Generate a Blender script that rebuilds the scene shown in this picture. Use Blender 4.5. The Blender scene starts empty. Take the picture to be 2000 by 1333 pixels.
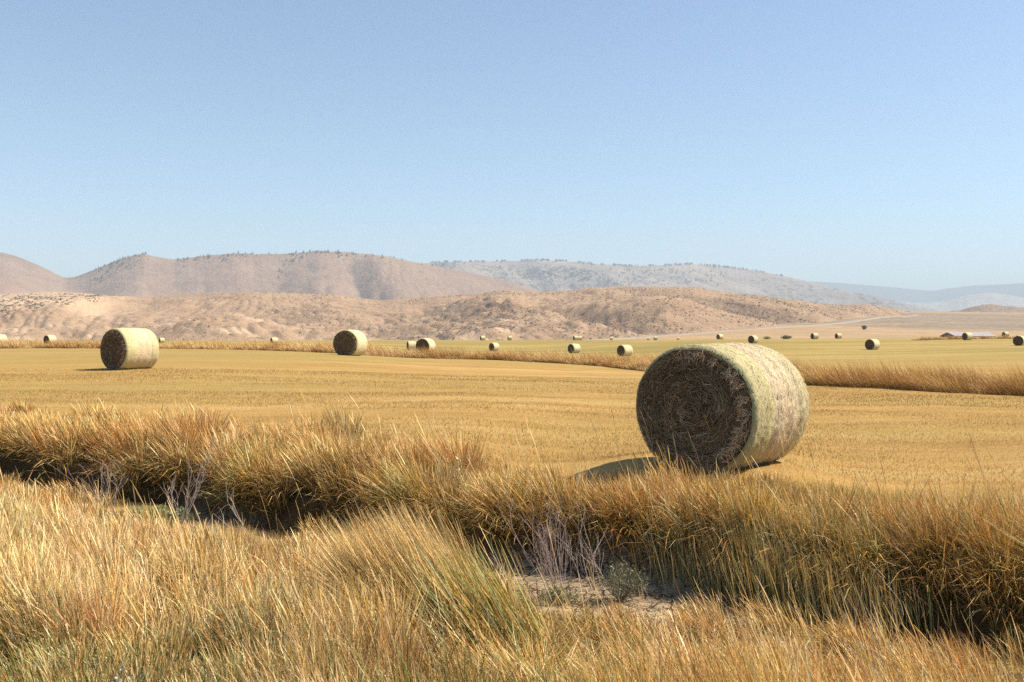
import bpy, math, random
import numpy as np
from mathutils import Vector
random.seed(7)
S = bpy.context.scene
COL = S.collection
F = 1944.4          # focal length in pixels of the 2000 px wide frame
CAMZ = 1.62
HOR = 660.0         # row of the horizon
DEG = math.radians

# ------------------------------------------------------------------ camera, sky, sun, exposure
cam = bpy.data.cameras.new('camera'); camo = bpy.data.objects.new('camera', cam); COL.objects.link(camo)
cam.lens = 35; cam.sensor_width = 36; cam.sensor_fit = 'HORIZONTAL'
cam.clip_start = 0.1; cam.clip_end = 80000
cam.dof.use_dof = True; cam.dof.focus_distance = 12.0; cam.dof.aperture_fstop = 5.6
camo.location = (0, 0, CAMZ); camo.rotation_euler = (DEG(90) - 6.5 / F, 0, 0)
S.camera = camo
SUN_EL = 50.0; SUN_AZ = math.atan2(.99, .10)
w = bpy.data.worlds.new('World'); S.world = w; w.use_nodes = True
nt = w.node_tree; nt.nodes.clear()
out = nt.nodes.new('ShaderNodeOutputWorld'); bg = nt.nodes.new('ShaderNodeBackground'); sky = nt.nodes.new('ShaderNodeTexSky')
sky.sky_type = 'NISHITA'; sky.sun_disc = False; sky.sun_elevation = DEG(SUN_EL); sky.sun_rotation = SUN_AZ
sky.altitude = 1500; sky.air_density = 1.0; sky.dust_density = 1.8; sky.ozone_density = 1.2
bg.inputs['Strength'].default_value = 0.095
tint = nt.nodes.new('ShaderNodeMixRGB'); tint.blend_type = 'MULTIPLY'; tint.inputs[0].default_value = 1; tint.inputs[2].default_value = (1.0, 1.06, 1.03, 1)
nt.links.new(sky.outputs[0], tint.inputs[1]); nt.links.new(tint.outputs[0], bg.inputs[0]); nt.links.new(bg.outputs[0], out.inputs[0])
sl = bpy.data.lights.new('sun', 'SUN'); sl.energy = 5.0; sl.angle = DEG(0.5); sl.color = (1.0, .875, .68)
so = bpy.data.objects.new('sun', sl); COL.objects.link(so)
sd = Vector((math.sin(SUN_AZ) * math.cos(DEG(SUN_EL)), math.cos(SUN_AZ) * math.cos(DEG(SUN_EL)), math.sin(DEG(SUN_EL))))
so.rotation_euler = sd.to_track_quat('Z', 'Y').to_euler(); so.location = sd * 100
vs = S.view_settings; vs.view_transform = 'Standard'; vs.look = 'None'; vs.gamma = 1; vs.exposure = 0.88
cy = S.cycles
cy.use_denoising = False; cy.max_bounces = 6; cy.diffuse_bounces = 1; cy.glossy_bounces = 2
cy.transmission_bounces = 3; cy.transparent_max_bounces = 4; cy.volume_bounces = 0
cy.sample_clamp_indirect = 5

# ------------------------------------------------------------------ helpers
def _hash(ix, iy, seed):
    h = (ix.astype(np.int64) * 374761393 + iy.astype(np.int64) * 668265263 + seed * 69069 + 12345) & 0xFFFFFFFF
    h = ((h ^ (h >> 13)) * 1274126177) & 0xFFFFFFFF
    h = h ^ (h >> 16)
    return (h & 0xFFFFFF) / float(0xFFFFFF)
def vnoise(x, y, seed=0):
    x = np.asarray(x, float); y = np.asarray(y, float)
    ix = np.floor(x); iy = np.floor(y); fx = x - ix; fy = y - iy
    ux = fx * fx * fx * (fx * (fx * 6 - 15) + 10); uy = fy * fy * fy * (fy * (fy * 6 - 15) + 10)
    a = _hash(ix, iy, seed); b = _hash(ix + 1, iy, seed); c = _hash(ix, iy + 1, seed); d = _hash(ix + 1, iy + 1, seed)
    return (a + (b - a) * ux) * (1 - uy) + (c + (d - c) * ux) * uy
def fbm(x, y, seed=0, o=4):
    s = 0; a = .5; t = 0
    for k in range(o):
        s = s + a * vnoise(x * 2 ** k + 17.3 * k, y * 2 ** k - 9.1 * k, seed + k); t += a; a *= .5
    return s / t
def ridged(x, y, seed=0, o=3):
    s = 0; a = .55; t = 0
    for k in range(o):
        n = 1 - np.abs(2 * vnoise(x * 2 ** k, y * 2 ** k, seed + 11 * k) - 1)
        s = s + a * n * n; t += a; a *= .45
    return s / t
def sst(a, b, x):
    t = np.clip((x - a) / (b - a), 0, 1); return t * t * (3 - 2 * t)

def tag(o, label=None, cat=None, group=None, kind=None):
    if label: o['label'] = label
    if cat: o['category'] = cat
    if group: o['group'] = group
    if kind: o['kind'] = kind
    return o
def mesh_np(name, V, Fc, mat, parent=None, cols=None, uv=None, smooth=False, n=4, extra=None):
    """V (N,3), Fc (M,n) int faces"""
    me = bpy.data.meshes.new(name)
    V = np.ascontiguousarray(V, np.float32); Fc = np.ascontiguousarray(Fc, np.int32)
    me.vertices.add(len(V)); me.vertices.foreach_set('co', V.ravel())
    me.loops.add(Fc.size); me.loops.foreach_set('vertex_index', Fc.ravel())
    me.polygons.add(len(Fc)); me.polygons.foreach_set('loop_start', np.arange(0, Fc.size, n, dtype=np.int32))
    try: me.polygons.foreach_set('loop_total', np.full(len(Fc), n, np.int32))
    except Exception: pass
    me.update(calc_edges=True)
    if smooth: me.polygons.foreach_set('use_smooth', np.ones(len(Fc), bool))
    if cols is not None:
        at = me.color_attributes.new('col', 'FLOAT_COLOR', 'POINT')
        c4 = np.ones((len(V), 4), np.float32); c4[:, :cols.shape[1]] = cols
        at.data.foreach_set('color', c4.ravel())
    if extra is not None:
        at = me.color_attributes.new('mask', 'FLOAT_COLOR', 'POINT')
        c4 = np.zeros((len(V), 4), np.float32); c4[:, :extra.shape[1]] = extra
        at.data.foreach_set('color', c4.ravel())
    if uv is not None:
        ul = me.uv_layers.new(name='UVMap')
        ul.data.foreach_set('uv', np.ascontiguousarray(uv[Fc.ravel()], np.float32).ravel())
    if mat: me.materials.append(mat)
    o = bpy.data.objects.new(name, me); COL.objects.link(o)
    if parent: o.parent = parent
    return o
def empty(name, loc, rz=0):
    o = bpy.data.objects.new(name, None); o.location = loc; o.rotation_euler = (0, 0, rz); o.empty_display_size = .3
    COL.objects.link(o); return o
def copy_thing(o):
    c = o.copy(); COL.objects.link(c)
    for ch in list(o.children):
        d = ch.copy(); COL.objects.link(d); d.parent = c
    return c

class NT:
    def __init__(s, name):
        s.m = bpy.data.materials.new(name); s.m.use_nodes = True; s.t = s.m.node_tree; s.t.nodes.clear()
        s.out = s.t.nodes.new('ShaderNodeOutputMaterial')
    def n(s, kind, ins=None, **kw):
        nd = s.t.nodes.new('ShaderNode' + kind)
        for k, v in kw.items(): setattr(nd, k, v)
        for k, v in (ins or {}).items():
            if isinstance(v, bpy.types.NodeSocket): s.t.links.new(v, nd.inputs[k])
            else: nd.inputs[k].default_value = v
        return nd
    def mix(s, f, a, b, mode='MIX'):
        nd = s.n('MixRGB', blend_type=mode)
        for k, v in zip(('Fac', 'Color1', 'Color2'), (f, a, b)):
            if isinstance(v, bpy.types.NodeSocket): s.t.links.new(v, nd.inputs[k])
            elif k == 'Fac': nd.inputs[k].default_value = v
            else: nd.inputs[k].default_value = (*v, 1)
        return nd.outputs[0]
    def ramp(s, f, stops, interp='LINEAR'):
        nd = s.n('ValToRGB', {'Fac': f}); r = nd.color_ramp; r.interpolation = interp
        while len(r.elements) < len(stops): r.elements.new(.5)
        for e, (p, c) in zip(r.elements, stops):
            e.position = p; e.color = (*c, 1) if len(c) == 3 else c
        return nd.outputs[0]
    def math(s, op, a, b=0.0, clamp=False):
        nd = s.n('Math', operation=op, use_clamp=clamp)
        for k, v in enumerate((a, b)):
            if isinstance(v, bpy.types.NodeSocket): s.t.links.new(v, nd.inputs[k])
            else: nd.inputs[k].default_value = v
        return nd.outputs[0]
    def pos(s, scale=(1, 1, 1), rot=0):
        g = s.n('NewGeometry')
        return s.n('Mapping', {'Vector': g.outputs['Position'], 'Scale': scale, 'Rotation': (0, 0, rot)}).outputs[0]
    def objco(s, scale=(1, 1, 1)):
        g = s.n('TexCoord')
        return s.n('Mapping', {'Vector': g.outputs['Object'], 'Scale': scale}).outputs[0]
    def noise(s, v, scale, detail=4, rough=.6, dist=0):
        return s.n('TexNoise', {'Vector': v, 'Scale': scale, 'Detail': detail, 'Roughness': rough, 'Distortion': dist}).outputs['Fac']
    def fin(s, col, rough=.9, bump=None, bstr=.5, bdist=.05, spec=.15):
        p = s.n('BsdfPrincipled', {'Roughness': rough, 'Specular IOR Level': spec})
        if isinstance(col, bpy.types.NodeSocket): s.t.links.new(col, p.inputs['Base Color'])
        else: p.inputs['Base Color'].default_value = (*col, 1)
        if bump is not None:
            b = s.n('Bump', {'Height': bump, 'Strength': bstr, 'Distance': bdist}); s.t.links.new(b.outputs[0], p.inputs['Normal'])
        s.t.links.new(p.outputs[0], s.out.inputs[0]); return s.m

def blade_mat(name, trans=.35):
    m = NT(name); a = m.n('VertexColor', layer_name='col').outputs[0]
    d = m.n('BsdfDiffuse', {'Color': a}); t = m.n('BsdfTranslucent', {'Color': a})
    g = m.n('BsdfGlossy', {'Color': (1, .95, .85, 1), 'Roughness': .45})
    mx = m.n('MixShader', {0: trans, 1: d.outputs[0], 2: t.outputs[0]})
    m2 = m.n('MixShader', {0: .035, 1: mx.outputs[0], 2: g.outputs[0]})
    m.t.links.new(m2.outputs[0], m.out.inputs[0]); return m.m
GRASS = blade_mat('dry_grass', .22)
STRAW = blade_mat('straw', .12)
LEAFM = blade_mat('leaf', .3)

# ------------------------------------------------------------------ terrain height
# (column, row of the ground, depth) of places where the ground's height can be read in the place
CP = [(254, 721, 37.5), (684, 695, 58.7), (829, 690.5, 100), (1121, 690, 160), (1220, 696, 132), (965, 685.5, 195), (1704, 684, 145),
      (1988, 675.5, 152), (1889, 664.5, 200), (1963, 658.5, 300), (1590, 662.5, 260), (1637, 661.8, 296), (1471, 670.5, 200),
      (1406, 663.3, 296), (1127, 664.6, 345), (995, 664.6, 366), (942, 665, 340), (98, 670, 195), (0, 673, 150), (315, 671, 200), (536, 672, 200),
      (1240, 719, 56), (1560, 748, 35.8), (2000, 772, 28), (1000, 704, 67), (780, 698, 66), (500, 684, 84), (0, 680.5, 88),
      (0, 665.5, 300), (300, 665.5, 300), (600, 665.5, 310), (800, 665, 330), (1300, 664.5, 345), (1500, 664, 350), (1700, 663, 350), (1900, 662, 360),
      (0, 672, 520), (300, 672, 520), (600, 672, 520), (900, 671, 520), (1080, 669, 560),
      (0, 671, 1000), (300, 671, 1000), (600, 671, 1000), (900, 671, 1000),
      (1640, 659, 620), (1750, 659.5, 650), (1900, 660.3, 700), (2000, 660, 700), (1750, 651, 830), (1900, 652.5, 900), (2000, 652, 900),
      (1650, 643, 980), (1800, 638.5, 1200), (2000, 638.5, 1200), (1900, 613.5, 2000), (2000, 613, 2000), (1810, 611.5, 2050),
      (1450, 655, 620), (1550, 650, 760),
      (0, 668, 3000), (500, 668, 3000), (1000, 664, 3000), (1500, 650, 3000), (1900, 640, 3200),
      (0, 664, 8000), (1000, 662, 8000), (1900, 645, 8000), (0, 661, 22000), (1000, 661, 22000), (2000, 658, 22000)]
ROAD = [(1130, 667, 640), (1190, 664.5, 700), (1300, 657.2, 800), (1400, 649.5, 900), (1500, 642, 1000), (1600, 635.5, 1150), (1650, 631, 1250), (1700, 623.5, 1400), (1740, 619, 1600), (1790, 616, 1900)]
def cpq(px, y, d):
    u = (px - 1000) / F; r = d * math.hypot(1, u)
    z = CAMZ + (HOR - y) / F * d
    return math.atan(u) * 3.0, math.log(r), z / r
pts = [cpq(*c) for c in CP + ROAD]
for a_ in (-.55, -.3, -.1, .1, .3, .55):
    for r_ in (1, 4, 9, 13): pts.append((a_ * 3, math.log(r_), 0.0))
for a_ in (-1.0, 1.0):
    for r_, q_ in ((1, 0), (10, 0), (60, .003), (300, .003), (1500, .002), (9000, .004)): pts.append((a_ * 3, math.log(r_), q_))
for a_, r_, q_ in ((-.25, 20, .001), (.0, 20, .001), (.35, 20, .0), (-.1, 30, .005), (.1, 28, .002), (0.0, 42, .004), (-.42, 24, .003)):
    pts.append((a_ * 3, math.log(r_), q_))
for x_, y_ in ((2.0, 11.8), (2.6, 12.2), (3.1, 12.8), (1.5, 12.2), (3.3, 12.0)): pts.append((math.atan2(x_, y_) * 3, math.log(math.hypot(x_, y_)), .075 / 12.3))
P = np.array(pts)
def _ker(d2): return -np.sqrt(d2 + .09)
_A = _ker(((P[:, None, :2] - P[None, :, :2]) ** 2).sum(-1)); _n = len(P)
_M = np.zeros((_n + 3, _n + 3)); _M[:_n, :_n] = _A - np.eye(_n) * .0; _M[:_n, _n] = 1; _M[:_n, _n + 1:] = P[:, :2]; _M[_n:, :_n] = _M[:_n, _n:].T
_W = np.linalg.solve(_M, np.concatenate([P[:, 2], np.zeros(3)]))
def base_z(x, y):
    x = np.asarray(x, float); y = np.asarray(y, float); sh = x.shape; x = x.ravel(); y = y.ravel()
    r = np.hypot(x, y); a = np.clip(np.arctan2(x, y), -1.1, 1.1) * 3; lr = np.log(np.maximum(r, 1.0))
    res = np.empty(len(x))
    for i in range(0, len(x), 40000):
        s_ = slice(i, i + 40000)
        K = _ker((a[s_, None] - P[None, :, 0]) ** 2 + (lr[s_, None] - P[None, :, 1]) ** 2)
        res[s_] = K @ _W[:_n] + _W[_n] + _W[_n + 1] * a[s_] + _W[_n + 2] * lr[s_]
    return (res * np.maximum(r, 1)).reshape(sh)
DL = np.array([(-60, 38), (-30, 23.3), (-14.4, 18.4), (-9, 16.4), (-5.2, 13.9), (-3.2, 12.0), (-.9, 10.5), (.6, 9.75), (1.6, 8.8), (2.6, 7.9), (4.0, 7.2), (6, 6.7), (9, 6.3), (16, 4.5), (40, -3)], float)
D2 = np.array([(-120, 95), (-46, 90), (-22, 86), (-8, 68), (0, 68.5), (7.2, 59), (10.6, 37.4), (14.9, 30), (24, 22), (50, 8)], float)
def sdist(x, y, L):
    """signed distance to a polyline, positive on the far side"""
    x = np.asarray(x, float); y = np.asarray(y, float)
    best = np.full(x.shape, 1e9); sg = np.ones(x.shape)
    for (ax, ay), (bx, by) in zip(L[:-1], L[1:]):
        dx, dy = bx - ax, by - ay; l2 = dx * dx + dy * dy
        t = np.clip(((x - ax) * dx + (y - ay) * dy) / l2, 0, 1)
        qx = x - (ax + t * dx); qy = y - (ay + t * dy); d = np.hypot(qx, qy)
        m = d < best; best = np.where(m, d, best); sg = np.where(m, np.sign(dx * qy - dy * qx), sg)
    return best * np.where(sg == 0, 1, sg)
BW = .62
def ditch(x, y):
    s = sdist(x, y, DL)
    s = s + .40 * (fbm(x * 1.0, y * 1.0, 5, 3) - .5) * 2
    s = np.where(s < 0, np.minimum(s + .55 * sst(.9, 2.2, x), -1e-3), s)
    return s
def gz(x, y, zb=None, s=None):
    if zb is None: zb = base_z(x, y)
    near = np.hypot(x, y) < 60
    if s is None: s = ditch(x, y)
    far = -.82 + .40 * sst(BW - .05, BW + .28, s) + .42 * sst(BW + .1, BW + 2.4, s)
    nr = -.82 + .10 * sst(BW, BW + .5, -s) + .27 * sst(BW + .3, BW + 4.2, -s)
    nr = nr + .45 * sst(3.2, 1.2, np.hypot(x, y))
    dz = np.where(s > 0, far, nr)
    z = zb + np.where(near, dz, np.where(s > 0, 0, -.45))
    d2 = sdist(x, y, D2) if L_D2 else 0
    z = z - .42 * np.exp(-(d2 / 1.2) ** 2) * (np.hypot(x, y) > 22)
    z = z + .05 * (fbm(x * .8, y * .8, 21, 3) - .5) * sst(2, 6, np.hypot(x, y))
    return z
L_D2 = True
def proj(x, y, z): return 1000 + F * x / y, HOR + F * (CAMZ - z) / y

# ------------------------------------------------------------------ ground sheet
def build_ground():
    a = np.concatenate([np.linspace(-180, -36, 25)[:-1], np.linspace(-36, 36, 480), np.linspace(36, 180, 25)[1:]])
    a = np.radians(a)
    r = np.concatenate([np.array([.02, .6, 1.2, 1.8, 2.4, 3.0]), np.arange(3.3, 24, .06), np.exp(np.linspace(math.log(24), math.log(23000), 330))[0:]])
    R, A = np.meshgrid(r, a, indexing='ij'); X = R * np.sin(A); Y = R * np.cos(A)
    s = ditch(X, Y); zb = base_z(X, Y); Z = gz(X, Y, zb, s)
    bed = sst(BW + .25, BW - .1, np.abs(s)) * (R < 60)
    gapb = np.exp(-(((X - .38) / .95) ** 2 + ((Y - 9.15) / .8) ** 2)); bed = np.maximum(bed * np.clip(sst(-1.7, -.9, X) * sst(2.6, 1.6, X) + np.exp(-(((X + 4.3) / .9) ** 2 + ((Y - 13.2) / .8) ** 2)), 0, 1), sst(.35, .7, gapb))  # left bed drops mud for the dark litter colour, painting in its shade
    rng_ = sst(340, 420, R + 30 * (fbm(X * .01, Y * .01, 3) - .5))
    u = np.degrees(A)
    sage = sst(1180, 1260, R + 160 * (fbm(X * .004, Y * .004, 9) - .5)) * sst(2250, 2150, R)
    d2 = sdist(X, Y, D2)
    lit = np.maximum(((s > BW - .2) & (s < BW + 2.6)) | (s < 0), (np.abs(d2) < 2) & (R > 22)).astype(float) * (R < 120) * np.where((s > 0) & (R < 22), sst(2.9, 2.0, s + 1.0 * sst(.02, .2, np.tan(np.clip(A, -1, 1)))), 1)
    nr, na = R.shape
    i = np.arange(nr - 1)[:, None] * na + np.arange(na - 1)[None]
    Fc = np.stack([i, i + 1, i + na + 1, i + na], -1).reshape(-1, 4)
    ex = np.stack([bed, rng_, sage, lit], -1).reshape(-1, 4)
    m = NT('ground')
    mk = m.n('VertexColor', layer_name='mask'); sep = m.n('SeparateColor', {0: mk.outputs[0]})
    # mown field
    rot = .10
    streak = m.noise(m.pos((.06, .55, 1), rot), 1.0, 6, .65, .4)
    mid = m.noise(m.pos((.35, 1.1, 1), rot), 1.0, 6, .7)
    big = m.noise(m.pos((.018, .05, 1), .2), 1.0, 4, .6)
    fine = m.noise(m.pos((1, 1, 1)), 18, 8, .75)
    c = m.ramp(streak, [(.36, (.19, .12, .038)), (.45, (.28, .18, .06)), (.53, (.375, .235, .08)), (.62, (.54, .37, .165))])
    c2 = m.ramp(mid, [(.33, (.21, .13, .04)), (.5, (.355, .215, .072)), (.67, (.49, .32, .13))])
    c = m.mix(.5, c, c2)
    c = m.mix(m.ramp(m.math('ADD', m.math('MULTIPLY', big, .6), m.math('MULTIPLY', streak, .4)), [(.46, (0, 0, 0)), (.62, (.75, .75, .75))]), c, (.24, .215, .07))
    farm = m.n('MapRange', {'Value': m.n('SeparateXYZ', {0: m.n('NewGeometry').outputs['Position']}).outputs['Y'], 'From Min': 45.0, 'From Max': 110.0}).outputs[0]
    gs = m.noise(m.pos((.012, .08, 1), -.08), 1.0, 5, .65)
    farc = m.ramp(gs, [(.36, (.15, .15, .045)), (.48, (.22, .195, .062)), (.57, (.36, .27, .10)), (.68, (.24, .20, .065))])
    c = m.mix(m.math('MULTIPLY', farm, .95), c, farc)
    c = m.mix(.35, c, m.ramp(fine, [(.3, (.17, .095, .025)), (.7, (.50, .33, .125))]), 'MIX')
    # dark litter under tall grass, also painting shade into the ditch
    litter_shade_c = m.ramp(fine, [(.35, (.03, .019, .009)), (.6, (.10, .062, .026)), (.75, (.22, .14, .06))])
    c = m.mix(mk.outputs['Alpha'], c, litter_shade_c)
    # rangeland beyond the crest
    rn = m.noise(m.pos((.05, .05, 1)), 1.0, 7, .75)
    rb = m.noise(m.pos((.004, .012, 1)), 1.0, 4, .6)
    rc = m.ramp(rn, [(.34, (.25, .17, .09)), (.5, (.36, .25, .14)), (.7, (.44, .32, .19))])
    rc = m.mix(m.ramp(rb, [(.42, (0, 0, 0)), (.6, (.6, .6, .6))]), rc, (.27, .185, .115))
    sg = m.math('ADD', m.math('MULTIPLY', m.noise(m.pos((.09, .05, 1)), 1.0, 8, .85), .5), m.math('MULTIPLY', m.noise(m.pos((.006, .02, 1)), 1.0, 6, .7), .5))
    sc_ = m.ramp(sg, [(.42, (.15, .12, .09)), (.51, (.24, .18, .125)), (.60, (.38, .28, .17))])
    rc = m.mix(sep.outputs[2], rc, sc_)
    c = m.mix(sep.outputs[1], c, rc)
    # cracked dry mud
    wv = m.n('MixRGB', {'Fac': .06, 'Color1': m.pos(), 'Color2': m.n('TexNoise', {'Vector': m.pos(), 'Scale': 4.0}).outputs['Color']}).outputs[0]
    vo = m.n('TexVoronoi', {'Vector': wv, 'Scale': 7.0, 'Randomness': 1.0}, feature='DISTANCE_TO_EDGE').outputs['Distance']
    vo2 = m.n('TexVoronoi', {'Vector': wv, 'Scale': 17.0, 'Randomness': 1.0}, feature='DISTANCE_TO_EDGE').outputs['Distance']
    wid = m.math('MULTIPLY', m.noise(m.pos(), 3.0, 3, .6), .11)
    crack = m.ramp(m.math('MINIMUM', m.math('DIVIDE', vo, wid), m.math('ADD', m.math('DIVIDE', vo2, m.math('MULTIPLY', wid, 1.2)), m.math('MULTIPLY', m.math('SUBTRACT', m.noise(m.pos(), 2.0, 2, .5), .47), 9.0))), [(.15, (0, 0, 0)), (.9, (1, 1, 1))])
    mudn = m.noise(m.pos(), 9, 6, .6)
    mud = m.mix(crack, (.06, .042, .028), m.ramp(mudn, [(.3, (.28, .215, .145)), (.7, (.45, .35, .24))]))
    c = m.mix(sep.outputs[0], c, mud)
    h = m.math('ADD', m.math('MULTIPLY', fine, .6), m.math('MULTIPLY', m.math('MULTIPLY', crack, sep.outputs[0]), 1.2))
    mat = m.fin(c, .95, h, .8, .03, .08)
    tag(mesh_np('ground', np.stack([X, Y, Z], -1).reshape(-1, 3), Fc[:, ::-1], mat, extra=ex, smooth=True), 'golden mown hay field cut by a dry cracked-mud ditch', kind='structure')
build_ground()

# ------------------------------------------------------------------ hills
def interp(pts, x):
    p = np.array(pts, float); return np.interp(x, p[:, 0], p[:, 1])
def smooth_crest(pts, x):
    k = np.linspace(-14, 14, 9); wt = np.exp(-(k / 7) ** 2); wt /= wt.sum()
    return sum(w_ * interp(pts, x + k_) for k_, w_ in zip(k, wt))
HILL = {}
def hill_mat(name, cols, dark, sc, patch=None, dsc=None, damt=.5, light=None):
    m = NT(name)
    n1 = m.noise(m.pos((sc, sc, sc)), 1.0, 7, .65); n2 = m.noise(m.pos((sc * 6,) * 3), 1.0, 6, .75)
    c = m.ramp(m.math('ADD', m.math('MULTIPLY', n1, .6), m.math('MULTIPLY', n2, .4)), [(.36, cols[0]), (.5, cols[1]), (.64, cols[2])])
    at = m.n('VertexColor', layer_name='mask'); sp = m.n('SeparateColor', {0: at.outputs[0]})
    spk = m.noise(m.pos((dsc or sc * 20,) * 3), 1.0, 5, .8)
    spm = m.math('MULTIPLY', m.ramp(spk, [(.5, (0, 0, 0)), (.6, (1, 1, 1))]), m.math('ADD', m.math('MULTIPLY', sp.outputs[0], 1.0), .18))
    if light: c = m.mix(sp.outputs[1], c, light)
    if patch: c = m.mix(sp.outputs[2], c, patch)
    c = m.mix(m.math('MULTIPLY', spm, damt, True), c, dark)
    return m.fin(c, .95, n2, .6, 1.2 / sc * .12, .05)
def hill(name, label, crest, x0, x1, Yb, Yc, mat, amp, lam, seed, nx=900, ny=130, foot=None, back=1.6, warp=1.0, maskf=None, cn=.6, rough=.3, relief=.26, fine=1.0):
    px = np.linspace(x0, x1, nx); u = (px - 1000) / F
    yb = Yb(px) if callable(Yb) else np.full(nx, float(Yb)); yc = Yc(px) if callable(Yc) else np.full(nx, float(Yc))
    t = np.concatenate([np.linspace(0, 1, ny), 1 + np.linspace(0, 1, 26)[1:] * back])
    T, U = np.meshgrid(t, u, indexing='ij'); YB = np.broadcast_to(yb, T.shape); YC = np.broadcast_to(yc, T.shape)
    Y = YB + (YC - YB) * T; X = U * Y; PX = np.broadcast_to(px, T.shape)
    cy_ = smooth_crest(crest, px) + cn * (fbm(px / 9, px * 0, seed + 50, 4) - .5) * 2
    zc = CAMZ + (HOR - cy_) / F * yc
    zb = (foot(px) if foot else base_z(u * yb, yb)) - 3
    ZC = np.broadcast_to(zc, T.shape); ZB = np.broadcast_to(np.minimum(zb, zc - 1), T.shape)
    H = ZC - ZB
    # spurs and gullies, warped so that they run slantwise down the slope
    def bil(a_, b_, sd_): return np.sqrt((2 * vnoise(a_, b_, sd_) - 1) ** 2 + .004)
    wx = X + .55 * lam * warp * (vnoise(X / lam / 2.3, Y / lam / 2.3, seed) - .5) * 2 + .32 * (Y - YB)
    wy = Y + .55 * lam * warp * (vnoise(X / lam / 2.3 + 9, Y / lam / 2.3, seed + 1) - .5) * 2
    g = bil(wx / lam, wy / lam * .42, seed + 3) * 1.1
    g2 = (1 - fine) * .4 + fine * (.6 * bil(wx / lam * 2.1 + 5, wy / lam * 1.1, seed + 8) + .35 * bil(wx / lam * 4.3 + 5, wy / lam * 2.6, seed + 9) + rough * .5 * bil(wx / lam * 8.5, wy / lam * 6, seed + 10))
    env = np.clip(1 - T, 0, 1) ** .75 * np.clip(T, 0, 1) ** .35 * 1.9
    prof = np.where(T <= 1, .16 * T + .84 * np.sin(np.clip(T, 0, 1) * math.pi / 2) ** 1.15, 1 - .9 * ((T - 1) / back) ** 1.3)
    q = np.clip(T, 0, 1)
    prof = np.where(T <= 1, q ** np.clip(1.0 - .38 * (g - .5) * amp, .55, 1.7), prof)
    Z = ZB + H * prof + H * amp * relief * env * ((g - .5) + .55 * (g2 - .4))
    Z = Z + H * .018 * (fbm(X / lam * 5, Y / lam * 5, seed + 4, 4) - .5) * np.clip(1.02 - T, 0, 1)
    lim = CAMZ + (ZC - CAMZ) / YC * Y - .004 * H      # nothing in front of the crest rises above it
    Z = np.where(T < 1, np.minimum(Z, np.where(T > .0, lim, Z)), Z)
    n0, n1 = T.shape; i = np.arange(n0 - 1)[:, None] * n1 + np.arange(n1 - 1)[None]
    Fc = np.stack([i, i + 1, i + n1 + 1, i + n1], -1).reshape(-1, 4)
    ex = maskf(PX, T, X, Y, Z, g) if maskf else np.stack([.4 * np.ones(T.shape), 0 * T, 0 * T], -1)
    o = mesh_np(name, np.stack([X, Y, Z], -1).reshape(-1, 3), Fc, mat, smooth=True, extra=ex.reshape(-1, 3))
    tag(o, label, kind='structure')
    HILL[label] = (px, X[:ny], Y[:ny], Z[:ny])
    return o
def on_hill(label, px, py):
    """point of the hillside that stands at this bearing and height"""
    pxs, X, Y, Z = HILL[label]; k = int(np.argmin(abs(pxs - px)))
    yy = HOR + F * (CAMZ - Z[:, k]) / Y[:, k]; run = np.minimum.accumulate(yy)
    j = int(np.argmax(run <= py)) if (run <= py).any() else len(yy) - 1
    return X[j, k], Y[j, k], Z[j, k]

C1 = [(-400, 600), (-100, 580), (0, 575), (60, 572), (100, 570), (165, 573), (215, 578), (300, 581), (350, 577), (420, 572), (480, 570), (560, 573), (660, 576), (700, 583), (740, 587), (790, 583), (860, 578), (930, 575), (970, 568), (1000, 567), (1030, 570), (1060, 570), (1110, 568), (1150, 563), (1200, 560), (1300, 560), (1360, 562), (1420, 571), (1500, 580), (1560, 587), (1600, 594), (1640, 596), (1690, 594), (1730, 600), (1790, 611), (1850, 617), (1950, 630)]
C2 = [(-500, 560), (-250, 510), (-60, 487), (0, 493), (30, 500), (70, 516), (100, 530), (125, 543), (150, 541), (190, 525), (230, 508), (265, 498), (280, 496), (310, 503), (340, 507), (400, 500), (460, 495), (500, 497), (560, 496), (600, 493), (620, 490), (680, 493), (750, 500), (800, 510), (850, 520), (900, 530), (950, 540), (1000, 552), (1040, 565), (1080, 580), (1160, 610), (1260, 650)]
C3 = [(700, 590), (780, 530), (830, 514), (900, 511), (960, 511), (1060, 508), (1100, 510), (1160, 516), (1230, 520), (1290, 519), (1350, 516), (1420, 522), (1480, 530), (1530, 539), (1580, 551), (1620, 561), (1680, 573), (1740, 586), (1800, 601), (1860, 613), (1990, 640)]
C4 = [(1300, 560), (1450, 550), (1560, 549), (1620, 552), (1700, 558), (1760, 563), (1820, 569), (1850, 564), (1900, 558), (1960, 556), (2010, 553), (2150, 548), (2400, 570)]
C4b = [(1500, 640), (1600, 600), (1650, 582), (1700, 583), (1780, 592), (1840, 590), (1890, 576), (1940, 572), (2010, 583), (2100, 577), (2400, 600)]
C5 = [(1700, 650), (1780, 620), (1800, 613), (1880, 606), (1895, 600), (1915, 597), (1932, 593), (1950, 596.5), (1962, 599), (1972, 597), (2000, 602), (2050, 599), (2200, 615), (2400, 640)]

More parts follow.
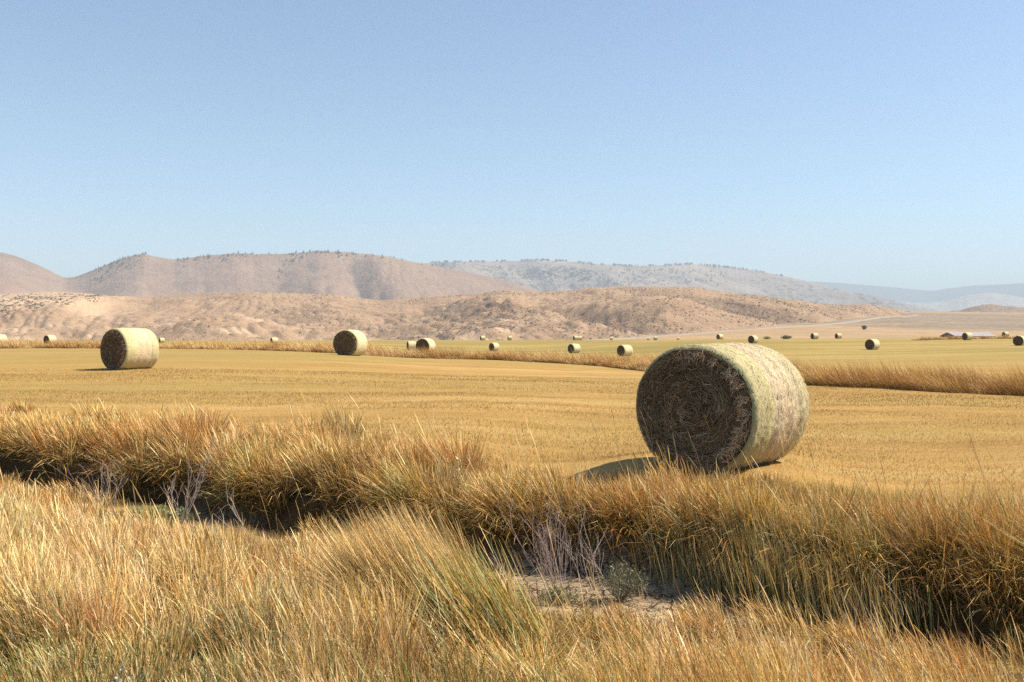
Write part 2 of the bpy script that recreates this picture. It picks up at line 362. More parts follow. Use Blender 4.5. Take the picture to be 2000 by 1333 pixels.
def yb1(px): return interp([(-400, 900), (1100, 860), (1190, 860), (1300, 900), (1400, 1000), (1500, 1100), (1600, 1240), (1700, 1500), (1790, 1980), (1950, 2250)], px)
def yc1(px): return yb1(px) + interp([(-400, 620), (1200, 650), (1600, 500), (1790, 300), (1950, 200)], px)
def mask1(PX, T, X, Y, Z, g):
    n = fbm(X / 60, Y / 60, 71, 4); n2 = fbm(X / 150, Y / 40, 72, 4)
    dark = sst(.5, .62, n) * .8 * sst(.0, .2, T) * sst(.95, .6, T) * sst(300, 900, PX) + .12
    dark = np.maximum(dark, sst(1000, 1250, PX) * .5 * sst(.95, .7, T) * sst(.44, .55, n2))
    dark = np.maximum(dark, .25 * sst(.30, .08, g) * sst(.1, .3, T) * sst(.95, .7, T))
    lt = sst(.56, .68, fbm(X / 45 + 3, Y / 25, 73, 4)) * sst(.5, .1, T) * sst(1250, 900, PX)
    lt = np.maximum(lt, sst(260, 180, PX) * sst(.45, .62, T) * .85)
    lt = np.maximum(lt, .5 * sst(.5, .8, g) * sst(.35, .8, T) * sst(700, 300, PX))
    return np.stack([dark, lt, 0 * T], -1)
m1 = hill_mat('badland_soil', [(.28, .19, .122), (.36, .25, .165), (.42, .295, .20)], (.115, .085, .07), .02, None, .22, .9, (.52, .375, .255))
hill('hill', 'long bare tan badland ridge right behind the hay field', C1, -380, 1900, yb1, yc1, m1, 1.0, 105, 3, nx=1500, ny=170, maskf=mask1, warp=1.0, rough=.8, relief=.25)
def mask2(PX, T, X, Y, Z, g):
    n = fbm(X / 300, Y / 300, 81, 4)
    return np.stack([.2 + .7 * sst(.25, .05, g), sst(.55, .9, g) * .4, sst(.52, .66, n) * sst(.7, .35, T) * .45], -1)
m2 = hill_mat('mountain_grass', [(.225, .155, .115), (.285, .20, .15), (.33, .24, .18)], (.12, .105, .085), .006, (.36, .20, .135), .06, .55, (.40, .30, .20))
L2 = 'high smooth mauve-brown mountain ridge dotted with conifers on the left'
hill('mountain', L2, C2, -480, 1240, 2900, 4300, m2, 1.1, 470, 31, nx=1200, ny=150, maskf=mask2, foot=lambda p: np.zeros_like(p) - 5, warp=1.2, relief=.30, fine=.45)
def mask3(PX, T, X, Y, Z, g):
    n = fbm(X / 420, Y / 420, 91, 5)
    dk = 1.4 * sst(.44, .56, n) * (sst(.95, .75, T)) * sst(.15, .3, T) + sst(900, 960, PX) * sst(1240, 1140, PX) * sst(.28, .4, T) * sst(.9, .75, T) * .9
    return np.stack([np.clip(dk, 0, 1), 0 * T + .3 * sst(.5, .3, n), 0 * T], -1)
m3 = hill_mat('far_slope', [(.23, .185, .15), (.30, .245, .20), (.36, .295, .24)], (.07, .075, .07), .003, None, .018, 1.0, (.50, .43, .34))
L3 = 'broad pale blue-grey mesa with dark forest patches on its slope'
hill('mountain', L3, C3, 700, 1990, 5600, 8200, m3, 1.1, 620, 43, nx=900, ny=120, maskf=mask3, foot=lambda p: np.zeros_like(p) - 5, cn=.8)
m4 = hill_mat('far_forest', [(.07, .085, .075), (.09, .105, .09), (.12, .13, .11)], (.05, .06, .055), .001, None, .006, .5)
L4 = 'farthest hazy blue mountain range along the right horizon'
hill('mountain', L4, C4, 1280, 2400, 14000, 18000, m4, .9, 1500, 63, nx=500, ny=70, foot=lambda p: np.zeros_like(p) + 20, cn=.4)
m4b = hill_mat('far_pale', [(.34, .30, .25), (.42, .37, .31), (.48, .42, .36)], (.2, .19, .17), .0015, None, .01, .3)
hill('hill', 'very pale hazy foothills below the farthest blue range', C4b, 1500, 2400, 10500, 12500, m4b, 1.0, 900, 67, nx=500, ny=60, foot=lambda p: np.zeros_like(p) + 20, cn=.8)
m5 = hill_mat('knoll_soil', [(.23, .17, .12), (.29, .215, .155), (.34, .26, .185)], (.10, .085, .07), .008, None, .09, .8)
hill('hill', 'small pair of brown knolls at the right edge below the pale foothills', C5, 1700, 2400, 2500, 3100, m5, 1.3, 160, 83, nx=500, ny=80, cn=.9)

# ------------------------------------------------------------------ road on the slope
def build_road():
    P_ = np.array(ROAD, float); t = np.linspace(0, 1, 160); k = np.linspace(0, 1, len(P_))
    px = np.interp(t, k, P_[:, 0]); d = np.interp(t, k, P_[:, 2])
    for _ in range(3): px[1:-1] = (px[:-2] + px[1:-1] * 2 + px[2:]) / 4; d[1:-1] = (d[:-2] + d[1:-1] * 2 + d[2:]) / 4
    x = (px - 1000) / F * d; y = d; tx = np.gradient(x); ty = np.gradient(y); l = np.hypot(tx, ty); nx, ny = ty / l, -tx / l
    prof = [(-7.0, -1.5, 2), (-4.6, .75, 2), (-4.4, .82, 1), (4.4, .82, 1), (4.6, .75, 2), (8, -1.5, 2)]
    V = []; z0 = gz(x, y)
    for o_, h_, _ in prof: V.append(np.stack([x - nx * o_, y - ny * o_, z0 + h_], -1))
    V = np.stack(V, 1); n = len(prof); i = np.arange(len(x) - 1)[:, None] * n + np.arange(n - 1)[None]
    Fc = np.stack([i, i + n, i + n + 1, i + 1], -1).reshape(-1, 4)
    m = NT('gravel_road'); c = m.ramp(m.noise(m.pos((.3,) * 3), 1, 6, .7), [(.35, (.24, .20, .165)), (.65, (.33, .28, .235))])
    tag(mesh_np('road', V.reshape(-1, 3), Fc, m.fin(c, .9)), 'pale road climbing the slope below the brown ridge', kind='structure')
build_road()

# ------------------------------------------------------------------ grass
PAL = {'straw': (.70, .435, .15), 'pale': (.88, .655, .34), 'gold': (.57, .305, .06), 'rust': (.35, .15, .03), 'brown': (.40, .21, .07),
       'green': (.115, .15, .035), 'olive': (.24, .215, .06), 'sage': (.30, .32, .16), 'lime': (.42, .40, .10)}
rs = np.random.default_rng(11)
def blades(name, label, x, y, L, w_, lean_az, tilt, curl, cb, ct, seg=4, head=None, z=None, mat=None, facing=None, tagit=True, parent=None, cat=None):
    n = len(x); z = gz(x, y) - .01 if z is None else z
    t = np.linspace(0, 1, seg + 1)
    ph = tilt[:, None] + curl[:, None] * t[None] ** 1.3
    st = L[:, None] / seg
    hx = np.cumsum(np.concatenate([np.zeros((n, 1)), np.sin(ph[:, :-1]) * st], 1), 1)
    hz = np.cumsum(np.concatenate([np.zeros((n, 1)), np.cos(ph[:, :-1]) * st], 1), 1)
    ca, sa = np.cos(lean_az), np.sin(lean_az)
    X = x[:, None] + hx * ca[:, None]; Y = y[:, None] + hx * sa[:, None]; Z = z[:, None] + hz
    fa = rs.uniform(0, math.pi, n) if facing is None else facing
    prof = np.interp(t, [0, .3, .7, 1], [.8, 1, .75, .12])
    W = w_[:, None] * prof[None] * .5
    if head is not None:
        hp = np.interp(t, [0, .6, .78, .92, 1], [.45, .4, 1.0, 1.0, .25])
        W = np.where(head[:, None], w_[:, None] * hp[None] * .62, W)
    wx = np.cos(fa)[:, None] * W; wy = np.sin(fa)[:, None] * W
    A = np.stack([X - wx, Y - wy, Z], -1); B = np.stack([X + wx, Y + wy, Z], -1)
    V = np.stack([A, B], 2).reshape(-1, 3)
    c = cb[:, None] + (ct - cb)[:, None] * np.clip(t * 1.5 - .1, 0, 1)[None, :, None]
    Cc = np.repeat(c, 2, axis=1).reshape(-1, 3)
    b = np.arange(n)[:, None] * 2 * (seg + 1) + np.arange(seg)[None] * 2
    Fc = np.stack([b, b + 1, b + 3, b + 2], -1).reshape(-1, 4)
    o = mesh_np(name, V, Fc, mat or GRASS, cols=Cc, parent=parent)
    if tagit: tag(o, label, cat=cat, kind='stuff')
    return o
def pick(names, probs, n):
    a = np.array([PAL[k] for k in names]); p = np.array(probs, float)
    if p.ndim == 1: p = np.broadcast_to(p, (n, len(names)))
    p = p / p.sum(1, keepdims=True); c = np.cumsum(p, 1); r = rs.random(n)[:, None]
    k = (r > c).sum(1).clip(0, len(names) - 1)
    return a[k] * rs.uniform(.78, 1.18, (n, 1))
def frustum_points(n, d0, d1, power=1.0, margin=80, x0=-80, x1=2080):
    """ground points, more of them near the viewer's side (density ~ 1/d**power)"""
    r = rs.random(n); e = 2 - power
    d = (d0 ** e + r * (d1 ** e - d0 ** e)) ** (1 / e) if abs(e) > 1e-6 else d0 * (d1 / d0) ** r
    px = rs.uniform(x0, x1, n); return (px - 1000) / F * d, d, px
def zone(px, py, cx, cy_, rx, ry): return np.exp(-(((px - cx) / rx) ** 2 + ((py - cy_) / ry) ** 2))
WIND = math.pi - .15

def tussocks(nt, nb, d0, d1, power, x0, x1, rad, keep):
    """blade roots gathered in clumps: returns x, y, outward lean vector, clump index and clump data"""
    cx, cy2, cpx = frustum_points(nt, d0, d1, power, x0=x0, x1=x1)
    cs = ditch(cx, cy2); k = keep(cx, cy2, cpx, cs); cx, cy2 = cx[k], cy2[k]; m = len(cx)
    w_ = rs.uniform(.15, 1.9, m) ** 1.3; idx = rs.choice(m, nb, p=w_ / w_.sum())
    r = rad * rs.uniform(.6, 1.5, m)[idx] * (cy2[idx] / 6) ** .25
    a = rs.uniform(0, 2 * math.pi, nb); q = np.sqrt(rs.random(nb)) ** .8
    ox, oy = np.cos(a) * q, np.sin(a) * q
    return cx[idx] + ox * r, cy2[idx] + oy * r, ox, oy, idx, m, cx, cy2
def lean(az, tilt, ox, oy, splay):
    lx = np.cos(az) * np.sin(tilt) + ox * splay; ly = np.sin(az) * np.sin(tilt) + oy * splay
    return np.arctan2(ly, lx), np.hypot(lx, ly)
def near_meadow():
    x, y, ox, oy, idx, m, cx, cy2 = tussocks(4600, 300000, 3.5, 17.5, 1.25, -130, 2200, .15, lambda X, Y, PX, s_: (s_ < -BW + .05) | ((s_ < .25) & (PX > 1330) & (rs.random(len(X)) < .85)) | ((s_ < .3) & ((PX < 230) | ((PX > 600) & (PX < 860))) & (rs.random(len(X)) < .6)))
    s = ditch(x, y); z = gz(x, y, s=s); px, py = proj(x, y, z)
    gap = np.maximum(zone(px, py, 1075, 1175, 190, 72), zone(px, py, 360, 1015, 120, 20))
    mat_ = zone(px, py, 1180, 1340, 230, 85)
    hol = sst(.60, .67, fbm(x * 1.5 + .6 * y, y * 1.0 - .5 * x, 37, 2)) + .9 * zone(px, py, 830 + .12 * (py - 1300), 1320, 22, 120) + zone(px, py, 570, 1180, 40, 30)
    k = (rs.random(len(x)) < (1 - .97 * sst(.3, .7, gap)) * (1 - .88 * np.clip(hol, 0, 1))) & (s < .45)
    x, y, ox, oy, idx, s, z, px, py, gap, mat_ = [q[k] for q in (x, y, ox, oy, idx, s, z, px, py, gap, mat_)]; n = len(x)
    ch = (rs.uniform(.6, 1.3, m) * np.where(rs.random(m) < .18, .5, 1))[idx]; ctl = (rs.uniform(-.05, .42, m) + (rs.random(m) < .14) * rs.uniform(.3, .7, m))[idx]; caz = (WIND + rs.normal(0, .55, m))[idx]; ccol = rs.random(m)[idx]
    L = (.27 + .27 * sst(BW, BW + 2.0, -s)) * ch * rs.uniform(.55, 1.2, n) * (1 - .62 * sst(.15, .7, gap))
    rightz = sst(1050, 1600, px)
    leftpale = sst(900, 450, px) * sst(1010, 1090, py)
    shortg = sst(6.7, 6.0, y + .5 * (fbm(x * 2, y * 2, 38, 2) - .5)) * sst(680, 380, px) + .5 * sst(5.9, 5.3, y) * sst(500, 900, px) * sst(1300, 1000, px)
    L *= (1 - .12 * leftpale) * (1 - .6 * np.clip(shortg, 0, 1)) * (1 - .45 * mat_)
    tilt = np.clip(.7 * mat_ + ctl * (1 - .55 * leftpale) + rs.normal(.05, .17, n) + .28 * rightz + .25 * sst(.5, .65, fbm(x * .6 + 7, y * .6, 35, 2)), -.2, 1.1)
    az, tilt = lean(caz + rs.normal(0, .55, n) * (1 + 3 * mat_), tilt, ox, oy, .30)
    broad = rs.random(n) < .12
    curl = rs.uniform(-.05, .35, n) + broad * rs.uniform(.2, 1.5, n)
    low = 1.3 * shortg + .25 * mat_ + .3 * (ccol > .92)
    br = zone(px, py, 560, 1130, 260, 90) + .5 * (ccol < .25)
    pr = np.stack([.42 + .5 * leftpale, .26 + 1.3 * leftpale, .32 + 0 * px, .05 + .40 * br, .10 + .3 * br, .01 + .9 * low, .04 + .5 * low + .08 * broad, .015 + .3 * low + .06 * broad], -1)
    ct = pick(['straw', 'pale', 'gold', 'rust', 'brown', 'green', 'olive', 'sage'], pr, n)
    cb = pick(['gold', 'rust', 'brown', 'olive', 'green'], np.stack([.25 + .6 * leftpale, .3 + 0 * px, .2 + 0 * px, .18 + .2 * low, .07 + .8 * low], -1), n) * (.5 + .5 * leftpale)[:, None]  # root colours dimmed to paint shade between blades, besides brown thatch
    tb = (rs.uniform(.72, 1.28, m)[:, None] * (1 + rs.normal(0, .05, (m, 3))))[idx]; ct = np.minimum(ct * tb, .9); cb = cb * tb
    cross = rs.random(n) < .05; tilt = np.where(cross, rs.uniform(.8, 1.45, n), tilt); az = np.where(cross, rs.uniform(0, 6.28, n), az)
    wd = rs.uniform(.0026, .0062, n) * (y / 5.5) ** .75 * np.where(broad, 1.7, 1)
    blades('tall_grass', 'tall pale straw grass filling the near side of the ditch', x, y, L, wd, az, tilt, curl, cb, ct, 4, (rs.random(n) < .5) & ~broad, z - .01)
near_meadow()

def far_bank():
    x, y, ox, oy, idx, m, cx, cy2 = tussocks(4300, 270000, 6.4, 25, 1.2, -100, 2150, .17, lambda X, Y, PX, s_: (s_ > BW + .05) & (s_ < BW + 3.2))
    s = ditch(x, y); z = gz(x, y, s=s); px, py = proj(x, y, z)
    e = s - BW
    wdt = 2.25 - .68 * sst(850, 1150, px) + 1.8 * (fbm(x * .8, y * .8, 41, 3) - .5) * (1 - .8 * np.exp(-((px - 1230) / 200) ** 2)) - .38 * np.exp(-((px - 1190) / 130) ** 2)
    dens = sst(wdt + .5, wdt - .5, e) * (.03 + 1.0 * sst(.0, .22, e))
    k = rs.random(len(x)) < dens
    x, y, ox, oy, idx, px, py, z, s, e, wdt = [q[k] for q in (x, y, ox, oy, idx, px, py, z, s, e, wdt)]; n = len(x)
    ch = (rs.uniform(.5, 1.4, m) * np.where(rs.random(m) < .2, .55, 1))[idx]; ctl = (rs.uniform(.0, .5, m) + (rs.random(m) < .15) * rs.uniform(.2, .6, m))[idx]; caz = (WIND - .2 + rs.normal(0, .65, m))[idx]; ccol = rs.random(m)[idx]
    hgt = .45 * sst(wdt + .1, wdt - 1.5, e) + .11
    L = hgt * ch * rs.uniform(.55, 1.2, n)
    low = sst(.75, .05, e); drp = rs.random(n) < low * .5
    tilt = np.clip(ctl + rs.normal(.05, .12, n), -.2, 1.0)
    az, tilt = lean(caz + rs.normal(0, .5, n), tilt, ox, oy, .36)
    az = np.where(drp, -math.pi / 2 - .5 + rs.normal(0, .8, n), az); tilt = np.where(drp, rs.uniform(.3, 1.1, n), tilt)
    curl = rs.uniform(.0, .5, n) + drp * rs.uniform(.4, 1.6, n)
    gz_ = np.maximum(zone(px, py, 1600, 1150, 230, 90), .5 * zone(px, py, 900, 1060, 160, 50)) + .08 * sst(1300, 1900, px) + .35 * (ccol > .88)
    tipc = sst(.2, .8, e)
    pr = np.stack([.42 + .3 * tipc, .22 + .15 * tipc, .36 + .2 * sst(1200, 1600, px), .14 + .12 * (1 - tipc) + .14 * sst(1200, 1600, px), .20 + .3 * (ccol < .3), .08 * (1 - tipc) + .12 * gz_, .10 * (1 - tipc) + .2 * gz_ + .02, .4 * gz_], -1)
    ct = pick(['straw', 'pale', 'gold', 'rust', 'brown', 'green', 'olive', 'sage'], pr, n)
    cb = pick(['gold', 'rust', 'olive', 'lime'], np.stack([.2 + 0 * e, .30 - .2 * sst(1200, 1600, px), .36 + .3 * sst(1200, 1600, px), .1 + .2 * sst(1200, 1600, px)], -1), n) * .55  # shade under the overhanging grass painted into the thatch-coloured bases
    tb = (rs.uniform(.78, 1.35, m)[:, None] * (1 + rs.normal(0, .05, (m, 3))))[idx]; ct = np.minimum(ct * tb, .9); cb = cb * tb
    wd = rs.uniform(.0026, .0058, n) * (y / 6) ** .75 * np.where(drp, 1.4, 1)
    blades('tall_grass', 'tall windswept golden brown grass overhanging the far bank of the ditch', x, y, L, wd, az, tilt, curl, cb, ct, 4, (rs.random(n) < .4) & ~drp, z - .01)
far_bank()

def big_tuft():
    n = 6500
    t = rs.random(n); x = -.06 - .62 * t + rs.normal(0, .11, n); y = 7.3 - .35 * t + rs.normal(0, .18, n)
    L = rs.uniform(.6, 1.3, n) * (1 - .1 * t)
    az = WIND + .12 + rs.normal(0, .16, n); tilt = .68 + rs.normal(0, .13, n); curl = rs.uniform(-.15, .15, n)
    pr = np.array([.35, .2, .3, .12, .1, .22, .16])
    ct = pick(['straw', 'pale', 'gold', 'rust', 'olive', 'sage', 'lime'], [.42, .42, .22, .1, .05, .16, .06], n); cb = pick(['gold', 'rust', 'olive', 'green', 'lime'], [.4, .2, .25, .05, .15], n)
    blades('grass_tussock', 'big leaning tussock of yellow-green grass in front of the bare mud', x, y, L, rs.uniform(.0025, .005, n), az, tilt, curl, cb, ct, 5, rs.random(n) < .35)
    n = 900; t = rs.random(n); x = .22 - .5 * t + rs.normal(0, .10, n); y = 7.05 - .3 * t + rs.normal(0, .15, n)
    ct = pick(['lime', 'sage', 'straw', 'gold', 'green'], [.34, .26, .2, .12, .08], n)
    blades('broad_grass', 'broad yellow-green leaves bent over the right edge of the big tussock', x, y, rs.uniform(.45, 1.0, n), rs.uniform(.006, .012, n), WIND + rs.normal(0, .2, n), .6 + rs.normal(0, .14, n), rs.uniform(-.1, .5, n), ct * .6, ct, 5)
big_tuft()

def stiff_green():
    n = 2600
    x = rs.normal(2.45, .42, n); y = 9.0 - (x - 2.45) * .75 + rs.normal(0, .22, n)
    ct = pick(['sage', 'straw', 'pale', 'lime', 'gold'], [.28, .26, .26, .12, .12], n); cb = pick(['sage', 'green', 'olive'], [.4, .4, .2], n)
    blades('grass_tussock', 'stiff upright grey-green grass tussock on the far bank to the right', x, y, rs.uniform(.3, .62, n), rs.uniform(.005, .009, n), WIND + rs.normal(0, .8, n), rs.uniform(.0, .32, n), rs.uniform(0, .4, n), cb, ct, 4)
stiff_green()

def loose_stems():
    # single taller seed stems standing out of both banks
    n = 330; x, y, px = frustum_points(n * 4, 5.0, 18, 1.0); s = ditch(x, y)
    k = (np.abs(s) > BW + .1) & (s < BW + 2.6) & (s > -3.2); x, y = x[k][:n * 2], y[k][:n * 2]; n = len(x)
    x2 = rs.uniform(1.5, 3.4, 130); y2 = 6.6 - (x2 - 1.5) * .25 + rs.normal(0, .2, 130); x = np.append(x, x2); y = np.append(y, y2); n = len(x)
    ct = pick(['pale', 'straw', 'brown'], [.5, .35, .15], n)
    blades('grass_stem', 'single tall seed stems rising above the ditch grass', x, y, rs.uniform(.5, .85, n), rs.uniform(.0036, .006, n) * (y / 7) ** .6, WIND + rs.normal(0, .5, n), rs.uniform(.1, .45, n), rs.uniform(.0, .5, n), ct * .9, ct, 7, np.ones(n, bool))
    x = rs.normal(1.75, .16, 60); y = rs.normal(10.9, .14, 60); n = len(x)
    ct = pick(['straw', 'olive', 'gold'], [.5, .2, .3], n)
    blades('grass_stem', 'wispy seed stems in front of the large bale', x, y, rs.uniform(.35, .68, n), rs.uniform(.006, .012, n), WIND + rs.normal(0, .9, n), rs.uniform(.0, .35, n), rs.uniform(.0, .7, n), ct * .9, ct, 8, np.ones(n, bool))
loose_stems()

def litter():
    n = 900; x = rs.normal(.55, .8, n); y = 9.4 - .6 * (x - .5) + rs.normal(0, .5, n)
    ct = pick(['pale', 'straw', 'brown', 'rust'], [.3, .3, .25, .15], n) * .8
    blades('fallen_stems', 'broken dead stems lying on the cracked mud', x, y, rs.uniform(.03, .22, n), rs.uniform(.002, .005, n), rs.uniform(0, 6.28, n), rs.uniform(1.35, 1.62, n), rs.uniform(-.05, .05, n), ct, ct, 2, None, gz(x, y) + .008)
litter()
def stubble():
    n = 260000
    x, y, px = frustum_points(n, 7.5, 38, 1.5)
    s = ditch(x, y); d2 = sdist(x, y, D2); k = (s > BW + 1.6) & (d2 < -1.2)
    x, y, px = x[k], y[k], px[k]; n = len(x); z = gz(x, y)
    yr = y + .10 * x
    st = .45 * fbm(x * .05, yr * .55, 51, 4) + .3 * fbm(x * .25, yr * 1.4, 52, 3) + .25 * (.5 + .5 * np.sin(yr * 2.1 + 3 * fbm(x * .1, y * .1, 57, 2)))
    g = fbm(x * .09, yr * .4, 53, 3)
    pr = np.stack([.10 + 1.0 * sst(.48, .62, st), .02 + .5 * sst(.54, .66, st), .42 + 0 * x, .6 * sst(.50, .38, st), .5 * sst(.46, .36, st), .32 + 1.3 * sst(.47, .58, g), .5 * sst(.53, .66, g) + .02], -1)
    ct = pick(['straw', 'pale', 'gold', 'brown', 'rust', 'olive', 'green'], pr, n) * np.array([[.89, .775, .72]]); cb = ct * .8
    L = rs.uniform(.012, .036, n) * (1 + .7 * (rs.random(n) < .04)) * (.7 + .8 * sst(.4, .6, g))
    wd = rs.uniform(.0035, .0065, n) * (y / 10) ** .9
    o = blades('stubble', 'short mown golden stubble covering the hay field', x, y, L, wd, rs.uniform(0, 6.28, n), rs.uniform(0, .9, n), rs.uniform(0, .5, n), cb, ct, 1, None, z - .004)
stubble()
def green_fringe():
    n = 2400; x = rs.normal(3.5, .5, n); y = 10.35 - (x - 3.5) * .45 + rs.normal(0, .25, n)
    ct = pick(['lime', 'olive', 'gold', 'straw'], [.5, .1, .25, .2], n)
    blades('short_grass', 'short yellow-green grass tufts at the field edge right of the large bale', x, y, rs.uniform(.04, .12, n), rs.uniform(.003, .007, n), rs.uniform(0, 6.28, n), rs.uniform(0, .5, n), rs.uniform(0, .5, n), ct * .9, ct, 2)
green_fringe()

def strip(name, label, L_, lo, hi, n, h, wf, seed, dark=.5, x0=-60, x1=2060, d0=20, d1=110, gate=None):
    seg = np.diff(L_, axis=0); ln = np.hypot(seg[:, 0], seg[:, 1]); mid = (L_[:-1] + L_[1:]) / 2
    wgt = ln / np.maximum(np.hypot(mid[:, 0], mid[:, 1]), 10) ** .9; k = rs.choice(len(seg), n, p=wgt / wgt.sum()); t = rs.random(n)
    o = rs.uniform(lo, hi, n); nx, ny = -seg[k, 1] / ln[k], seg[k, 0] / ln[k]
    x = L_[k, 0] + seg[k, 0] * t + nx * o; y = L_[k, 1] + seg[k, 1] * t + ny * o
    m = (y > 5); x, y, o = x[m], y[m], o[m]; px = 1000 + F * x / y
    cl = fbm(x * .8, y * .8, seed, 3)
    m = (px > x0) & (px < x1) & (rs.random(len(x)) < .35 + 1.1 * sst(.35, .6, cl)); x, y, o, px, cl = x[m], y[m], o[m], px[m], cl[m]
    n = len(x); z = gz(x, y)
    Lh = h * rs.uniform(.45, 1.2, n) * (.6 + .6 * sst(.3, .65, cl)) * (.5 + .5 * sst(-hi, -hi * .3, -np.abs(o)))
    big_ = fbm(x * .25, y * .25, seed + 5, 2); ct = pick(['straw', 'brown', 'gold', 'rust', 'pale'], np.stack([.3 + 0 * x, .2 + .5 * sst(.5, .6, big_), .25 + 0 * x, .05 + .25 * sst(.5, .6, big_), .3 * sst(.55, .4, big_)], -1), n); cb = pick(['rust', 'brown', 'olive', 'gold'], [.45, .25, .15, .15], n) * .45  # blade bases darkened so the foot of the band carries painted shade
    return blades(name, label, x, y, Lh, wf * (y / 40) ** .9 * rs.uniform(.6, 1.3, n), WIND + rs.normal(0, .6, n), rs.uniform(.05, .9, n), rs.uniform(.1, 1.3, n), cb, ct, 3, None, z - .02)
strip('ditch_grass', 'band of shaggy brown grass along the far ditch across the field', D2, -2.3, 2.3, 330000, 1.0, .010, 61)
D3 = np.array([(83, 205), (100, 212), (112, 205), (130, 200)], float)
strip('ditch_grass', 'low strip of dry grass behind the bales at the right edge', D3, -1.5, 1.5, 6000, .9, .012, 62, x1=2100)
D4 = np.array([(-180, 190), (-90, 175), (-50, 172), (-20, 178)], float)
strip('ditch_grass', 'thin line of pale grass behind the left bales', D4, -1.5, 1.5, 6000, .6, .012, 65)

# ------------------------------------------------------------------ hay bales
R_ = .80; LB = 1.46; CZ = .765
def wrap_mat():
    m = NT('net_wrapped_hay')
    uv = m.n('UVMap', uv_map='UVMap').outputs[0]; sp = m.n('SeparateXYZ', {0: uv}); v = sp.outputs['Y']
    wob = m.noise(m.n('Mapping', {'Vector': uv, 'Scale': (.5, 3, 1)}).outputs[0], 1.2, 4, .6)
    v2 = m.math('ADD', v, m.math('MULTIPLY', m.math('SUBTRACT', wob, .5), .06))
    pale = (.59, .49, .335); grn = (.49, .44, .245); yel = (.56, .485, .285); dk = (.36, .36, .17)
    base = m.ramp(v2, [(0, (.22, .25, .13)), (.015, grn), (.10, grn), (.17, yel), (.27, (.56, .51, .25)), (.33, pale), (.56, (.63, .51, .335)), (.74, pale), (.79, grn), (.82, pale), (.86, (.61, .53, .32)), (.885, grn), (.92, yel), (.96, (.59, .50, .29)), (1, dk)])
    fib = m.noise(m.n('Mapping', {'Vector': uv, 'Scale': (50, 260, 1)}).outputs[0], 1.0, 8, .8, .6)
    fib2 = m.noise(m.n('Mapping', {'Vector': uv, 'Scale': (110, 190, 1)}).outputs[0], 1.0, 5, .8)
    bl = m.noise(m.n('Mapping', {'Vector': uv, 'Scale': (1.2, 2.5, 1)}).outputs[0], 1.3, 5, .65)
    c = m.mix(m.ramp(fib, [(.36, (.36,) * 3), (.46, (.0,) * 3)]), base, (.34, .27, .14))
    c = m.mix(m.ramp(fib2, [(.56, (0,) * 3), (.70, (.4,) * 3)]), c, (.74, .65, .44))
    c = m.mix(m.ramp(bl, [(.5, (0,) * 3), (.7, (.15,) * 3)]), c, (.46, .40, .22))
    return m.fin(c, .75, m.math('ADD', fib, m.math('MULTIPLY', fib2, .8)), .7, .018, .2)
def end_mat():
    m = NT('cut_hay_face')
    g = m.n('TexCoord').outputs['Object']; sx = m.n('SeparateXYZ', {0: g})
    dz = m.math('SUBTRACT', sx.outputs['Z'], .74); r = m.math('SQRT', m.math('ADD', m.math('MULTIPLY', sx.outputs['X'], sx.outputs['X']), m.math('MULTIPLY', dz, dz)))
    an = m.math('ARCTAN2', dz, sx.outputs['X'])
    cv = m.n('CombineXYZ', {0: m.math('MULTIPLY', an, 1.4), 1: m.math('MULTIPLY', r, 16.0), 2: 0.0}).outputs[0]
    n1 = m.noise(cv, 2.2, 8, .75, .5); n2 = m.noise(g, 30, 6, .8)
    c = m.ramp(m.math('ADD', m.math('MULTIPLY', n1, .65), m.math('MULTIPLY', n2, .35)), [(.38, (.025, .016, .009)), (.5, (.10, .066, .036)), (.62, (.25, .17, .095))])
    return m.fin(c, .95, m.math('ADD', n1, n2), .9, .04, .05)
WRAP = wrap_mat(); ENDM = end_mat()
def flat(V):
    z = V[:, 2]; V[:, 2] = np.where(z < .09, .015 + np.maximum(z, 0) * .83, z)
    sag = np.clip((.55 - z) / .55, 0, 1) * np.sign(V[:, 0]) * .018 * (np.abs(V[:, 0]) > .3); V[:, 0] += sag
    return V
